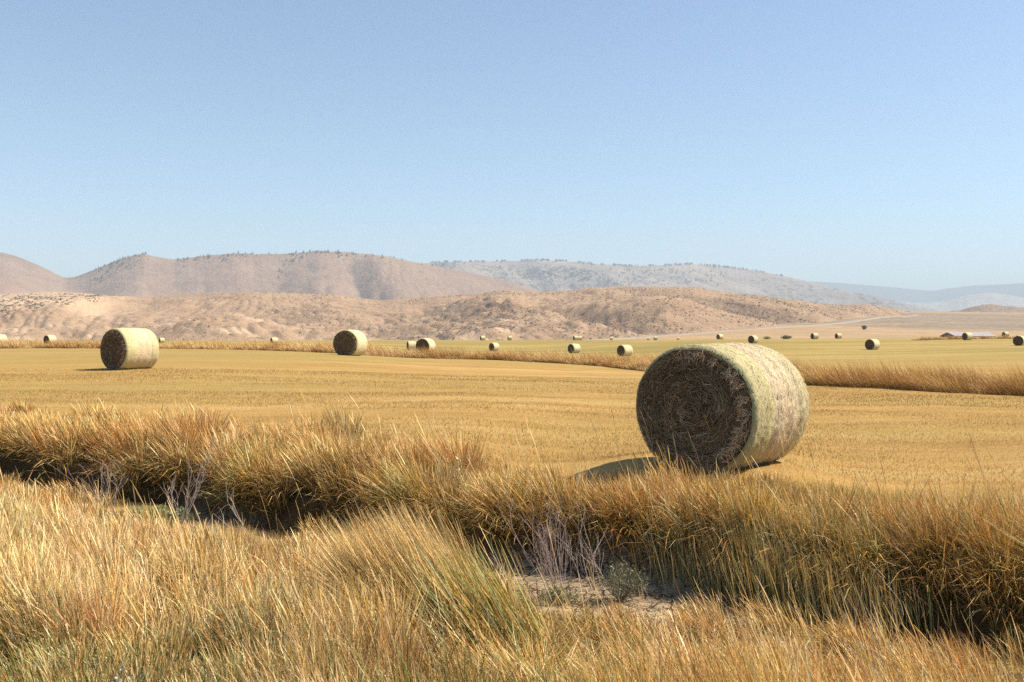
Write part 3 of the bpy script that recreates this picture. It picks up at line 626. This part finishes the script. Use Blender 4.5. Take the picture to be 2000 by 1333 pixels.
def bale_meshes(nu, nv, seed, straws, fuzz):
    r_ = np.random.default_rng(seed)
    # ---- wrap
    th = np.linspace(0, 2 * math.pi, nu + 1); v = np.linspace(0, 1, nv + 1)
    e = np.minimum(v, 1 - v) * LB
    rad = R_ - .05 * np.clip(1 - e / .07, 0, 1) ** 2 + .008 * np.sin(v * math.pi)
    TH, VV = np.meshgrid(th, v, indexing='ij')
    nz = fbm(np.cos(TH) * 2.2 + 5, np.sin(TH) * 2.2 + VV * 4, seed, 3) - .5; n2 = fbm(np.cos(TH) * 16 + 40, np.sin(TH) * 16 + VV * 22, seed + 2, 3) - .5
    bands = .006 * np.sin(VV * 31 + nz * 3) * (seed % 2 + .6)
    RR = rad[None] + nz * .035 + n2 * .014 + bands
    V = np.stack([RR * np.sin(TH), (VV - .5) * LB, CZ + RR * np.cos(TH)], -1).reshape(-1, 3)
    i = np.arange(nu)[:, None] * (nv + 1) + np.arange(nv)[None]
    Fw = np.stack([i, i + 1, i + nv + 2, i + nv + 1], -1).reshape(-1, 4)
    UV = np.stack([TH * R_, VV], -1).reshape(-1, 2)
    rim = (RR[:, 0].copy(), RR[:, -1].copy())
    V = flat(V)
    if fuzz:
        k = fuzz; t_ = r_.uniform(0, 2 * math.pi, k); vv = r_.uniform(.01, .99, k); rr = np.interp(vv, v, rad) + .004 + r_.uniform(-.004, .008, k)
        ii = np.clip((t_ / (2 * math.pi) * nu).astype(int), 0, nu - 1); jj = np.clip((vv * nv).astype(int), 0, nv - 1); rr = RR[ii, jj] + r_.uniform(-.001, .006, k)
        da = r_.normal(0, .55, k); ll = r_.uniform(.02, .07, k); wd = r_.uniform(.0012, .0026, k)
        t0 = np.stack([t_ - np.cos(da) * ll / 2 / R_, t_ + np.cos(da) * ll / 2 / R_], 1); y0 = (vv[:, None] - .5) * LB + np.stack([-np.sin(da) * ll / 2, np.sin(da) * ll / 2], 1)
        lift = r_.uniform(0, .004, (k, 2)) + (r_.random((k, 1)) < .06) * np.array([[0, .03]]) * r_.random((k, 1)); q = rr[:, None] + lift
        A = np.stack([q * np.sin(t0), y0 - wd[:, None], CZ + q * np.cos(t0)], -1); B = np.stack([(q + .001) * np.sin(t0 + .002), y0 + wd[:, None], CZ + (q + .001) * np.cos(t0 + .002)], -1)
        FV = np.concatenate([A, B], 1).reshape(-1, 3)                 # a0 a1 b0 b1
        FV = flat(FV); b = np.arange(k)[:, None] * 4 + len(V)
        Ff = b + np.array([[0, 1, 3, 2]]); V = np.concatenate([V, FV]); Fw = np.concatenate([Fw, Ff])
        u0 = np.repeat(np.stack([t_ * R_, vv], -1), 4, 0) + np.array([[.03, 0]]) * r_.random((len(FV), 1)); UV = np.concatenate([UV, u0])
    # ---- ends
    ends = []
    for sgn in (-1, 1):
        rm = rim[0 if sgn < 0 else 1]; nr = max(6, nv)
        q = np.linspace(0, 1, nr + 1) ** .9; TH2, Q = np.meshgrid(th, q, indexing='ij')
        rad2 = Q * (rm[:, None] - .012)
        x = rad2 * np.sin(TH2); z = CZ + rad2 * np.cos(TH2)
        bump = .05 * (fbm(x * 5 + 9, z * 5, seed + 31, 4) - .5) + .05 * (vnoise(rad2 * 15 + TH2 / 6.283 * 2, TH2 * 0, seed + 7) - .5)
        rec = .055 * sst(.80, .93, Q) * sst(1.0, .965, Q) - .02 * (1 - Q) ** 2 + .04 * np.exp(-(Q / .08) ** 2)
        y = sgn * (LB / 2 - .012 - rec * .8 + bump * sst(1, .93, Q))
        EV = flat(np.stack([x, y, z], -1).reshape(-1, 3)); j = np.arange(nu)[:, None] * (nr + 1) + np.arange(nr)[None]
        EF = np.stack([j, j + 1, j + nr + 2, j + nr + 1], -1).reshape(-1, 4)
        ends.append((EV, EF, len(EV), sgn))
    st = None
    if straws:
        def curved(k, rr, aa, ll, off, wd, dev, out0, col):
            n = 4; t = np.linspace(-.5, .5, n)
            cx = rr * np.sin(aa); cz = CZ + rr * np.cos(aa); d = aa + math.pi / 2 + dev
            cur = r_.normal(0, .7, k) + ll * 1.4
            X = cx[:, None] + np.sin(d[:, None] + cur[:, None] * t) * ll[:, None] * t; Z = cz[:, None] + np.cos(d[:, None] + cur[:, None] * t) * ll[:, None] * t
            rad_ = np.hypot(X, Z - CZ); f_ = np.minimum(1, (R_ - .035) / np.maximum(rad_, .01)); X *= f_; Z = CZ + (Z - CZ) * f_
            Yy = -(LB / 2 + off[:, None] + out0[:, None] * (t[None] + .5))
            nxv = np.cos(d)[:, None] * wd[:, None]; nzv = -np.sin(d)[:, None] * wd[:, None]
            tw = r_.uniform(-1, 1, k)[:, None] * wd[:, None] * np.ones((1, n))
            A = np.stack([X - nxv, Yy - tw, Z - nzv], -1); B = np.stack([X + nxv, Yy + tw, Z + nzv], -1)
            VV_ = np.stack([A, B], 2).reshape(-1, 3); b = np.arange(k)[:, None] * 2 * n + np.arange(n - 1)[None] * 2
            return VV_, np.stack([b, b + 1, b + 3, b + 2], -1).reshape(-1, 4), np.repeat(col, 2 * n, 0)
        k = straws; rr = np.sqrt(r_.random(k)) * (R_ - .05); aa = r_.uniform(0, 6.283, k)
        dev = r_.normal(0, .35, k) + (r_.random(k) < .22) * r_.normal(0, 1.2, k)
        pal = np.array([(.20, .135, .075), (.30, .215, .13), (.13, .085, .045), (.42, .32, .20), (.25, .15, .07), (.22, .19, .11)])
        ccol = (.55 + .9 * vnoise(rr * 15 + aa / 6.283 * 2, aa * 0, seed + 7))[:, None] * pal[r_.choice(6, k, p=[.26, .24, .18, .10, .12, .10])] * r_.uniform(.7, 1.45, (k, 1))
        sets = [curved(k, rr, aa, r_.uniform(.05, .22, k), r_.uniform(-.035, .018, k), r_.uniform(.0012, .0028, k), dev, r_.normal(0, .016, k), ccol)]
        # rim tufts on the sunny side, top to right; sunlight painted as paler straw
        k2 = straws // 20; a2 = np.clip(r_.beta(1.6, 1.4, k2) * 2.9 - .35, -.4, 2.6); r2 = (R_ - .13) + r_.normal(0, .035, k2)
        tc = fbm(a2 * 9, r2 * 0, seed + 90, 2); sel = tc > .40; a2, r2 = a2[sel], r2[sel]; k2 = len(a2)
        c2 = np.array([(.62, .45, .27), (.50, .30, .15), (.72, .58, .38)])[r_.choice(3, k2, p=[.5, .25, .25])] * r_.uniform(.7, 1.1, (k2, 1))
        sets.append(curved(k2, r2, a2, r_.uniform(.05, .12, k2), r_.uniform(.0, .03, k2), r_.uniform(.0016, .0034, k2), r_.normal(.9, .8, k2), r_.uniform(.01, .07, k2), c2))
        off = 0; VV_, FF_, CC_ = [], [], []
        for a, b, c in sets: VV_.append(a); FF_.append(b + off); CC_.append(c); off += len(a)
        st = (flat(np.concatenate(VV_)), np.concatenate(FF_), np.concatenate(CC_))
    return V, Fw, UV, ends, st
GB = 'round hay bales scattered over the field'
def make_bale(seed, nu, nv, straws, fuzz):
    V, Fw, UV, ends, st = bale_meshes(nu, nv, seed, straws, fuzz)
    root = empty('hay_bale', (0, 0, 0))
    mesh_np('net_wrap', V, Fw, WRAP, root, uv=UV, smooth=True)
    for EV, EF, n, sgn in ends:
        o = mesh_np('hay_face', EV, EF, ENDM, root, smooth=True)
        if sgn < 0 and st: mesh_np('loose_straw', st[0], st[1], STRAW, o, cols=st[2])['kind'] = 'stuff'
    return root
def place_bale(o, px, row, d, yaw, label, sc=1.0, tiltx=0.0):
    x = (px - 1000) / F * d
    o.location = (x, d, float(gz(np.array([x]), np.array([d]))[0]) - .04 * sc)
    a = math.atan2(x, d)
    o.rotation_euler = (tiltx, 0, -(yaw + a)); hh = random.Random(int(px * 7)); o.scale = (sc * hh.uniform(.97, 1.03), sc * hh.uniform(.93, 1.05), sc * hh.uniform(.96, 1.03)) if d > 70 else (sc,) * 3
    tag(o, label, 'hay bale', GB)
big = make_bale(3, 260, 110, 12000, 15000)
place_bale(big, 1412, 920, 12.25, .71 - .21, 'large nearest round hay bale with dark straw face, beside the ditch grass', 1.015)
big.scale = (1.015, 1.015, .965)
mid = make_bale(8, 120, 50, 3000, 3000)
place_bale(mid, 253.5, 721, 37.5, .93, 'mid-distance round bale at far left showing much of its striped side')
m2_ = make_bale(12, 120, 50, 3000, 3000)
place_bale(m2_, 684.5, 695, 58.7, .44, 'mid-distance round bale left of centre, right in front of the grassy ditch band')
def copy2(src):
    c = src.copy(); COL.objects.link(c)
    for ch in list(src.children):
        d_ = ch.copy(); COL.objects.link(d_); d_.parent = c
    return c
small = [None] * 3
FARB = [
 (831.5, 690, 100, .48, 'far round bale half hidden by ditch grass, just right of the smaller pale one', 1.0),
 (803.5, 677, 165, 1.35, 'pale bale showing only its side, left of the half-hidden one in the grass', .95),
 (822.5, 668, 250, 1.5, 'tiny pale bale peeping over the top of the half-hidden bale', .9),
 (1121.5, 690, 160, .85, 'small round bale in the ditch grass, middle of the row of three', 1.0),
 (1220.5, 696, 132, .80, 'small round bale just left of the large nearest one, behind the ditch grass', 1.0),
 (965, 685.5, 195, .80, 'small round bale, leftmost of the row of three behind the ditch grass', 1.0),
 (1704, 684, 147, .55, 'lone small round bale on the green field right of the large bale', 1.0),
 (1991, 675.5, 152, .25, 'bale cut off by the right edge of the picture', 1.0),
 (1889.5, 664.5, 200, .80, 'small bale standing in front of the long grey barn roof', 1.0),
 (1964, 659, 300, .95, 'bale behind the strip of dry grass to the right of the barn', 1.0),
 (1591, 662.5, 255, 1.0, 'distant bale, left one of the pair right of the green bush', 1.0),
 (1637.5, 661.8, 290, 1.0, 'distant bale, right one of the pair right of the green bush', 1.0),
 (1471, 670.5, 200, .65, 'distant bale just above the top of the large bale, beside the yellow bush', 1.0),
 (1406, 663.3, 296, .85, 'distant bale on the skyline above the left part of the large bale', 1.0),
 (1124.5, 664.6, 335, 1.2, 'distant bale on the crest, nearer one of a touching pair', 1.0),
 (1132.5, 664.6, 345, 1.3, 'distant bale on the crest, farther one of a touching pair', .9),
 (995.5, 664.6, 362, 1.35, 'tiny side-on bale on the crest above the leftmost of the row of three', 1.0),
 (942.5, 665, 335, 1.3, 'tiny bale on the crest left of the sliver of a bale', 1.0),
 (1280.5, 664.5, 352, 1.4, 'tiny bale sunk behind the crest near the foot of the pale road', .8),
 (1266, 664.8, 362, 1.5, 'very tiny sliver of a bale left of the one at the road foot', .6),
 (1324.5, 664.6, 356, 1.5, 'very tiny bale behind the crest, right of the road foot', .6),
 (1194, 664.8, 358, 1.5, 'very tiny pale bale behind the crest, left of where the road begins', .7),
 (972, 665.5, 362, 1.5, 'sliver of a bale behind the crest between two tiny ones', .5),
 (97.5, 670, 168, .95, 'small bale in the dry grass left of the far left mid-distance bale', 1.0),
 (0, 671, 150, 1.2, 'pale bale cut off by the left edge of the picture', 1.0),
 (316, 671, 215, 1.3, 'tiny bale top just right of the far left mid-distance bale', .7),
 (535.5, 675, 190, 1.25, 'small pale bale almost lost in grass left of the mid-distance centre bale', .85)]
for k, (px, row, d, yaw, lab, sc) in enumerate(FARB):
    v_ = k % 3
    if small[v_] is None: small[v_] = make_bale(21 + v_, 64, 18, 0, 0); o = small[v_]
    else: o = copy2(small[v_])
    place_bale(o, px, row, d, yaw, lab, sc)

# ------------------------------------------------------------------ bushes, brush, trees
def tube_set(paths):
    V, Fc = [], []; n0 = 0
    for pts_, r0, r1 in paths:
        pts_ = np.array(pts_); n = len(pts_)
        for i in range(n):
            t = pts_[min(i + 1, n - 1)] - pts_[max(i - 1, 0)]; t = t / (np.linalg.norm(t) + 1e-9)
            a = np.cross(t, (.3, .9, .2)); a /= np.linalg.norm(a) + 1e-9; b = np.cross(t, a); r = r0 + (r1 - r0) * i / (n - 1)
            for q in range(4): V.append(pts_[i] + r * (math.cos(q * 1.5708) * a + math.sin(q * 1.5708) * b))
        for i in range(n - 1):
            for q in range(4): Fc.append((n0 + i * 4 + q, n0 + i * 4 + (q + 1) % 4, n0 + (i + 1) * 4 + (q + 1) % 4, n0 + (i + 1) * 4 + q))
        n0 += n * 4
    return np.array(V), np.array(Fc)
def twig_mat(name, c1, c2):
    m = NT(name); return m.fin(m.ramp(m.noise(m.pos(), 25, 4, .6), [(.3, c1), (.7, c2)]), .85)
TWIG = twig_mat('dead_twig', (.27, .20, .18), (.46, .36, .34)); TWIG2 = twig_mat('bleached_twig', (.40, .31, .26), (.60, .50, .44))
def dead_brush(name, label, x, y, h, n, spread, lean, mat, seed, r=.005):
    rr = random.Random(seed); paths = []
    def grow(p, d, l, r0, lev):
        pts_ = [p]; q = np.array(p, float); dd = np.array(d, float); st = 5
        for i in range(st):
            dd = dd + np.array([rr.gauss(0, .10), rr.gauss(0, .10), rr.gauss(0.02, .06)]); dd /= np.linalg.norm(dd); q = q + dd * l / st; pts_.append(q.copy())
            if lev < 2 and i > 0 and rr.random() < .75:
                grow(q.copy(), dd + np.array([rr.gauss(0, .38), rr.gauss(0, .38), .12]), l * rr.uniform(.3, .55), r0 * .6, lev + 1)
        paths.append((pts_, r0, r0 * .35))
    for i in range(n):
        grow((rr.gauss(0, .05), rr.gauss(0, .04), -.02), (rr.gauss(lean, spread), rr.gauss(0, spread * .7), 1), h * rr.uniform(.55, 1.1), r * rr.uniform(.7, 1.2), 0)
    V, Fc = tube_set(paths)
    o = mesh_np(name, V, Fc, mat); o.location = (x, y, float(gz(np.array([x]), np.array([y]))[0]))
    tag(o, label, 'dead brush', 'dead brush in the dry ditch'); return o
dead_brush('dead_brush', 'tall bare purplish-grey brush standing on the cracked mud in the ditch', .45, 9.3, .80, 17, .20, -.28, TWIG, 4, .0042)
dead_brush('dead_brush', 'smaller bare brush right of the tall purplish one, behind the green shrub', .80, 9.6, .6, 8, .18, -.10, TWIG2, 9, .004)
dead_brush('dead_brush', 'low dead branch sprawled flat over the mud left of the tall purplish brush', .25, 9.45, .55, 3, .9, -1.6, TWIG2, 14, .005)
dead_brush('dead_brush', 'pinkish bare brush at the far bank foot toward the left, left one of two', -5.55, 13.6, .75, 9, .42, -.25, TWIG, 5, .006)
dead_brush('dead_brush', 'pinkish bare brush at the far bank foot beside the green weeds', -4.35, 13.0, .8, 10, .40, .30, TWIG2, 6, .006)
dead_brush('dead_brush', 'single thin forked bare stem where the left mud patch ends', -3.2, 12.1, .6, 3, .35, -.5, TWIG2, 7, .006)
dead_brush('dead_brush', 'bleached bare stems on the near bank at lower right', 2.5, 6.7, .62, 4, .22, -.45, TWIG2, 8, .004)
def leafy(name, label, cat, x, y, rx, h, n, lw, ll, cols, seed, group=None, z=None, stems=True):
    r_ = np.random.default_rng(seed)
    root = empty(name, (x, y, float(gz(np.array([x]), np.array([y]))[0]) if z is None else z))
    ns = 26; a = r_.uniform(0, 6.283, ns); sp = r_.uniform(.1, 1, ns)
    paths = []; tips = []
    for k in range(ns):
        t = np.linspace(0, 1, 5); ex = np.stack([np.cos(a[k]) * sp[k] * rx * t ** .8, np.sin(a[k]) * sp[k] * rx * t ** .8, h * (1 - .45 * sp[k] ** 2) * t * r_.uniform(.75, 1.05)], -1)
        paths.append((ex, h * .012 + .001, h * .004)); tips.append(ex)
    V, Fc = tube_set(paths); mesh_np('stem', V, Fc, TWIG, root)
    tips = np.array(tips); k = r_.integers(0, ns, n); t = r_.beta(2.2, 1.1, n) * 3.999; i = t.astype(int); f = (t - i)[:, None]
    p = tips[k, i] * (1 - f) + tips[k, i + 1] * f + r_.normal(0, 1, (n, 3)) * np.array([rx, rx, h]) * .10
    d = r_.normal(0, 1, (n, 3)); d[:, 2] = np.abs(d[:, 2]) * .8 + .2; d /= np.linalg.norm(d, axis=1)[:, None]
    s = np.cross(d, r_.normal(0, 1, (n, 3))); s /= np.linalg.norm(s, axis=1)[:, None] + 1e-6
    L = (ll * r_.uniform(.6, 1.3, n))[:, None]; W = (lw * r_.uniform(.6, 1.3, n))[:, None]
    V = np.stack([p - s * W * .3, p + s * W * .3, p + d * L * .6 + s * W * .5, p + d * L * .6 - s * W * .5, p + d * L + s * W * .1, p + d * L - s * W * .1], 1).reshape(-1, 3)
    V[:, 2] = np.maximum(V[:, 2], .005)
    b = np.arange(n)[:, None] * 6; Fc = np.concatenate([b + np.array([[0, 1, 2, 3]]), b + np.array([[3, 2, 4, 5]])])
    cc = np.array(cols)[r_.choice(len(cols), n)] * r_.uniform(.75, 1.25, (n, 1))
    mesh_np('foliage', V, Fc, LEAFM, root, cols=np.repeat(cc, 6, 0))
    tag(root, label, cat, group); return root
leafy('green_shrub', 'small grey-green shrub growing in the dry ditch beside the dead brush', 'shrub', 1.0, 9.15, .27, .34, 1500, .007, .030, [(.13, .15, .08), (.20, .22, .12), (.09, .10, .055), (.27, .25, .12)], 31)
leafy('green_shrub', 'low dark green weed hidden at the foot of the tall dead brush', 'shrub', .42, 9.05, .2, .16, 900, .008, .03, [(.14, .17, .08), (.20, .22, .10)], 32)
leafy('weed_patch', 'patch of green weeds on the mud at the left end of the ditch', 'weeds', -4.75, 13.0, .55, .20, 2600, .012, .05, [(.22, .27, .13), (.16, .21, .09), (.30, .32, .16)], 33)
leafy('woolly_weed', 'pale woolly grey-green weed at the lower left corner', 'weed', -1.88, 4.75, .13, .42, 900, .010, .028, [(.42, .42, .34), (.55, .54, .45), (.28, .30, .2)], 34)
leafy('seed_weed', 'thin weed with pale yellow seed heads, right one in the far bank grass', 'weed', -.68, 12.1, .07, .40, 160, .022, .05, [(.85, .75, .38), (.8, .66, .3)], 35, 'yellow seed weeds')
leafy('seed_weed', 'thin weed with pale yellow seed heads, middle one in the far bank grass', 'weed', -.90, 12.2, .07, .34, 130, .022, .05, [(.85, .75, .38), (.8, .66, .3)], 36, 'yellow seed weeds')
leafy('seed_weed', 'thin weed with pale yellow seed heads, left one in the far bank grass', 'weed', -1.08, 12.3, .05, .38, 70, .022, .05, [(.85, .75, .38), (.8, .66, .3)], 37, 'yellow seed weeds')
def far_bush(label, px, d, rx, h, cols, seed, dz=0):
    x = (px - 1000) / F * d
    leafy('bush', label, 'bush', x, d, rx, h, 1500, rx * .07, rx * .12, cols, seed, 'bushes beyond the field', z=float(gz(np.array([x]), np.array([d]))[0]) + dz)
far_bush('dark green rounded bush at the field edge right of the yellow one', 1535, 335, 2.0, 1.3, [(.12, .14, .06), (.19, .20, .09), (.09, .10, .05)], 41)
far_bush('yellowish low bush at the field edge right of a distant bale', 1497, 335, 1.7, 1.0, [(.38, .34, .10), (.30, .28, .10)], 42)
far_bush('lone small dark bush on the dry slope below the pale road', 1687.5, 960, 3.6, 4.2, [(.09, .09, .06), (.13, .12, .07)], 43)

def conifer_mesh(seed, tiers=6):
    r_ = np.random.default_rng(seed); V, Fc, C = [], [], []
    for k in range(90):
        t = r_.random() ** .8; zz = .10 + .88 * t; rad = .30 * (1 - t) ** .8 * r_.uniform(.6, 1.15) + .02; a = r_.uniform(0, 6.283); s = .13 * (1.1 - t * .7)
        c = np.array([math.cos(a) * rad, math.sin(a) * rad, zz]); o = np.array([math.cos(a), math.sin(a), -.45]); w_ = np.array([-math.sin(a), math.cos(a), 0])
        b = len(V); V += [c - w_ * s * .7 - o * s * .5, c + w_ * s * .7 - o * s * .5, c + o * s + w_ * s * .25, c + o * s - w_ * s * .25]; Fc.append((b, b + 1, b + 2, b + 3))
        C += [np.array((.055, .07, .05)) * r_.uniform(.6, 1.4)] * 4
    pth, f = tube_set([([(0, 0, -.05), (0, 0, .5), (0, 0, .97)], .03, .01)]); b = len(V)
    V += list(pth); Fc += [tuple(np.array(q) + b) for q in f]; C += [np.array((.08, .06, .045))] * len(pth)
    return np.array(V), np.array(Fc), np.array(C)
def trees():
    protos = []
    for s_ in range(4):
        V, Fc, C = conifer_mesh(100 + s_); protos.append((V, Fc, C))
    r_ = np.random.default_rng(5); spots = []
    def cr(px): return float(interp(C2, px))
    def crest(a, b, n, depth=3):
        for q in range(n): px = r_.uniform(a, b); spots.append((px, cr(px) + abs(r_.normal(0, depth * 1.7)) + .4))
    def blob(cx, cy_, sx, sy, n, sl=0):
        for q in range(n): dx = r_.normal(0, sx); spots.append((cx + dx, cy_ + sl * dx + r_.normal(0, sy)))
    crest(190, 252, 38, 3); crest(250, 285, 10, 2); crest(165, 192, 6, 3)
    blob(190, 545, 14, 4, 16, -.1); blob(215, 533, 16, 4, 10, -.5); blob(245, 522, 10, 3, 7); blob(272, 510, 8, 4, 6)
    crest(340, 380, 8, 1.5); crest(380, 450, 32, 3.5); crest(450, 500, 12, 2); blob(455, 502, 14, 4, 20, -.3); blob(360, 514, 8, 5, 5); blob(368, 541, 5, 4, 2)
    blob(580, 508, 16, 5, 28, -.55); blob(545, 535, 6, 8, 9, -.8); crest(560, 620, 20, 2); crest(620, 720, 26, 3.2); crest(720, 780, 8, 2); crest(500, 560, 4, 2); blob(735, 508, 20, 5, 5); crest(780, 860, 4, 1)
    first = [None] * 4
    for i, (px, py) in enumerate(spots):
        py = max(py, cr(px) + .3); x, y, z = on_hill(L2, px, py); k = i % 4
        if first[k] is None:
            V, Fc, C = protos[k]; o = mesh_np('conifer_tree', V, Fc, LEAFM, cols=C); first[k] = o
        else: o = first[k].copy(); COL.objects.link(o)
        h = 4.5 + 8.5 * r_.random() ** 1.6; o.location = (x, y, z - .3); o.scale = (h * r_.uniform(1.0, 1.5), h * 1.2, h); o.rotation_euler = (0, 0, r_.uniform(0, 6.28))
        tag(o, 'small dark conifer dotted along the crest and upper slopes of the left mountain ridge', 'tree', 'conifers on the left mountain ridge')
    # the far mesa's forest edge reads as one mass
    VV_, FF_, CC_ = [], [], []; off = 0
    for q in range(1500):
        V, Fc, C = protos[q % 4]; u_ = r_.random()
        if u_ < .45: px = r_.uniform(840, 1560); py = float(interp(C3, px)) + abs(r_.normal(0, 1.2))
        elif u_ < .8: px = r_.normal(1080, 55); py = float(interp(C3, px)) + 26 + r_.normal(0, 8) + .04 * (px - 1080)
        else: px = r_.uniform(1180, 1420); py = float(interp(C3, px)) + r_.uniform(8, 40)
        if fbm(np.array([px / 14.]), np.array([py / 5.]), 3, 3)[0] < .47: continue
        x, y, z = on_hill(L3, px, py); h = r_.uniform(9, 17)
        VV_.append(V[:360] * np.array([h * 1.5, h * 1.3, h]) + np.array([x, y, z])); FF_.append(Fc[:90] + off); CC_.append(C[:360]); off += 360
    tag(mesh_np('forest', np.concatenate(VV_), np.concatenate(FF_), LEAFM, cols=np.concatenate(CC_)), 'dark forest along the rim and in patches on the pale mesa', kind='stuff')
trees()

def sagebrush():
    r_ = np.random.default_rng(77); L1 = 'long bare tan badland ridge right behind the hay field'
    pxs, X, Y, Z = HILL[L1]; n = 60000
    i = r_.integers(2, X.shape[0] - 3, n); j = r_.integers(0, X.shape[1] - 1, n); T = i / X.shape[0]; px = pxs[j]
    x, y, z = X[i, j], Y[i, j], Z[i, j]
    yy = HOR + F * (CAMZ - z) / y
    p = .05 + .55 * sst(.48, .62, fbm(x / 45, y / 60, 71, 4)) * sst(350, 800, px) + .35 * sst(1000, 1250, px) * sst(.45, .58, fbm(x / 150, y / 40, 72, 4))
    bad = sst(240, 205, px) * sst(572, 577, yy) * (yy < 612 - .16 * px + 8 * np.sin(px / 9)) * sst(.38, .52, fbm(x / 22, y / 18, 75, 3))
    p = p * .75; p = np.maximum(p * (1 - .9 * (px < 240)), bad * .95)
    k = r_.random(n) < p * .62; x, y, z, yy, px = [q[k] for q in (x, y, z, yy, px)]; n = len(x)
    x = x + r_.normal(0, .5, n)
    s = r_.uniform(.5, 1.25, n) * np.where(px < 240, 1.35, 1.0)
    V8 = np.array([(1, 0, .25), (0, 1, .2), (-1, 0, .3), (0, -1, .2), (.35, .1, .95), (-.4, -.2, .8)], float); F8 = np.array([(0, 1, 4), (1, 2, 5), (2, 3, 5), (3, 0, 4), (1, 5, 4), (5, 3, 4)])
    a = r_.uniform(0, 6.28, n); c_, s_ = np.cos(a)[:, None], np.sin(a)[:, None]
    j_ = 1 + r_.normal(0, .18, (n, 6)); vx = (V8[None, :, 0] * c_ - V8[None, :, 1] * s_) * j_; vy = (V8[None, :, 0] * s_ + V8[None, :, 1] * c_) * j_; vz = V8[None, :, 2] * j_ - .25
    V = np.stack([x[:, None] + vx * s[:, None] * 1.2, y[:, None] + vy * s[:, None] * 1.2, z[:, None] + vz * s[:, None]], -1).reshape(-1, 3)
    Fc = (np.arange(n)[:, None, None] * 6 + F8[None]).reshape(-1, 3)
    C = np.repeat(np.array([(.12, .095, .075)]) * r_.uniform(.7, 1.4, (n, 1)), 6, 0)
    tag(mesh_np('sagebrush', V, Fc, LEAFM, cols=C, n=3), 'dark sagebrush speckling the gullies of the badland ridge', kind='stuff')
sagebrush()

# ------------------------------------------------------------------ barn
def barn():
    d = 700; x0 = (1842 - 1000) / F * d; x1 = (1936 - 1000) / F * d
    zg = float(gz(np.array([(x0 + x1) / 2]), np.array([float(d)]))[0]) - .4
    root = empty('barn', (x0, d, zg), DEG(9)); Lr = 38.0; Wd = 14.0; eave = 1.9; rid = 4.4
    def box(a, b):
        V = np.array([(x, y, z) for x in (a[0], b[0]) for y in (a[1], b[1]) for z in (a[2], b[2])], float)
        return V, np.array([(0, 1, 3, 2), (4, 6, 7, 5), (0, 4, 5, 1), (2, 3, 7, 6), (0, 2, 6, 4), (1, 5, 7, 3)])
    m = NT('weathered_wall'); wm = m.fin(m.ramp(m.noise(m.objco((6, 6, .5)), 1, 5, .6), [(.3, (.10, .075, .065)), (.7, (.17, .13, .11))]), .9)
    m = NT('sheet_roof'); rm = m.fin(m.ramp(m.noise(m.objco((.4, 5, 5)), 1, 5, .6), [(.3, (.25, .23, .26)), (.7, (.36, .33, .36))]), .6)
    # gable axis along x; the near gable end turned a little to the viewer
    V = np.array([(0, 0, 0), (0, Wd, 0), (0, Wd, eave), (0, Wd / 2, rid - .12), (0, 0, eave), (Lr, 0, 0), (Lr, Wd, 0), (Lr, Wd, eave), (Lr, Wd / 2, rid - .12), (Lr, 0, eave)], float)
    # quads only
    Fq = np.array([(0, 5, 9, 4), (1, 2, 7, 6), (0, 4, 2, 1), (4, 3, 2, 2), (5, 6, 7, 9), (9, 7, 8, 8)])
    me = bpy.data.meshes.new('wall'); me.from_pydata([tuple(v) for v in V], [], [(0, 5, 9, 4), (1, 2, 7, 6), (0, 4, 3, 2, 1), (5, 6, 7, 8, 9)]); me.materials.append(wm)
    wo = bpy.data.objects.new('wall', me); COL.objects.link(wo); wo.parent = root
    ov = .5; t = .18; prof = [(-ov, eave - ov * .36), (Wd / 2, rid), (Wd + ov, eave - ov * .36)]
    vs_ = []
    for xx in (-ov, Lr + ov):
        for (yy, zz) in prof: vs_ += [(xx, yy, zz), (xx, yy, zz + t)]
    fs = [(0, 2, 3, 1), (2, 4, 5, 3), (6, 7, 9, 8), (8, 9, 11, 10), (1, 3, 9, 7), (3, 5, 11, 9), (0, 6, 8, 2), (2, 8, 10, 4), (0, 1, 7, 6), (4, 10, 11, 5)]
    me = bpy.data.meshes.new('roof'); me.from_pydata(vs_, [], fs); me.materials.append(rm); ro = bpy.data.objects.new('roof', me); COL.objects.link(ro); ro.parent = root
    md = NT('dark_doorway'); dm = md.fin((.03, .028, .027), .9)
    V, Fc = box((-.04, Wd * .3, 0), (-.002, Wd * .7, 1.9)); mesh_np('door', V, Fc, dm, root)
    tag(root, 'long low barn with a grey sheet roof behind a bale at the right', 'barn')
    root.rotation_euler = (0, 0, DEG(22)); root.location = ((1866 - 1000) / F * d, d, zg - .3)
barn()

# ------------------------------------------------------------------ haze
def haze():
    me = bpy.data.meshes.new('haze'); a = 23500.0; b0, b1 = -6.0, 900.0
    vs_ = [(x, y, z) for x in (-a, a) for y in (-a, a) for z in (b0, b1)]
    me.from_pydata(vs_, [], [(0, 1, 3, 2), (4, 6, 7, 5), (0, 4, 5, 1), (2, 3, 7, 6), (0, 2, 6, 4), (1, 5, 7, 3)])
    o = bpy.data.objects.new('haze', me); COL.objects.link(o)
    m = bpy.data.materials.new('haze'); m.use_nodes = True; t = m.node_tree; t.nodes.clear()
    ou = t.nodes.new('ShaderNodeOutputMaterial'); v = t.nodes.new('ShaderNodeVolumePrincipled')
    v.inputs['Color'].default_value = (.72, .85, 1.0, 1); v.inputs['Density'].default_value = HAZE; v.inputs['Anisotropy'].default_value = 0.0
    t.links.new(v.outputs[0], ou.inputs['Volume']); me.materials.append(m)
    tag(o, kind='stuff')
HAZE = 1.05e-4
haze()
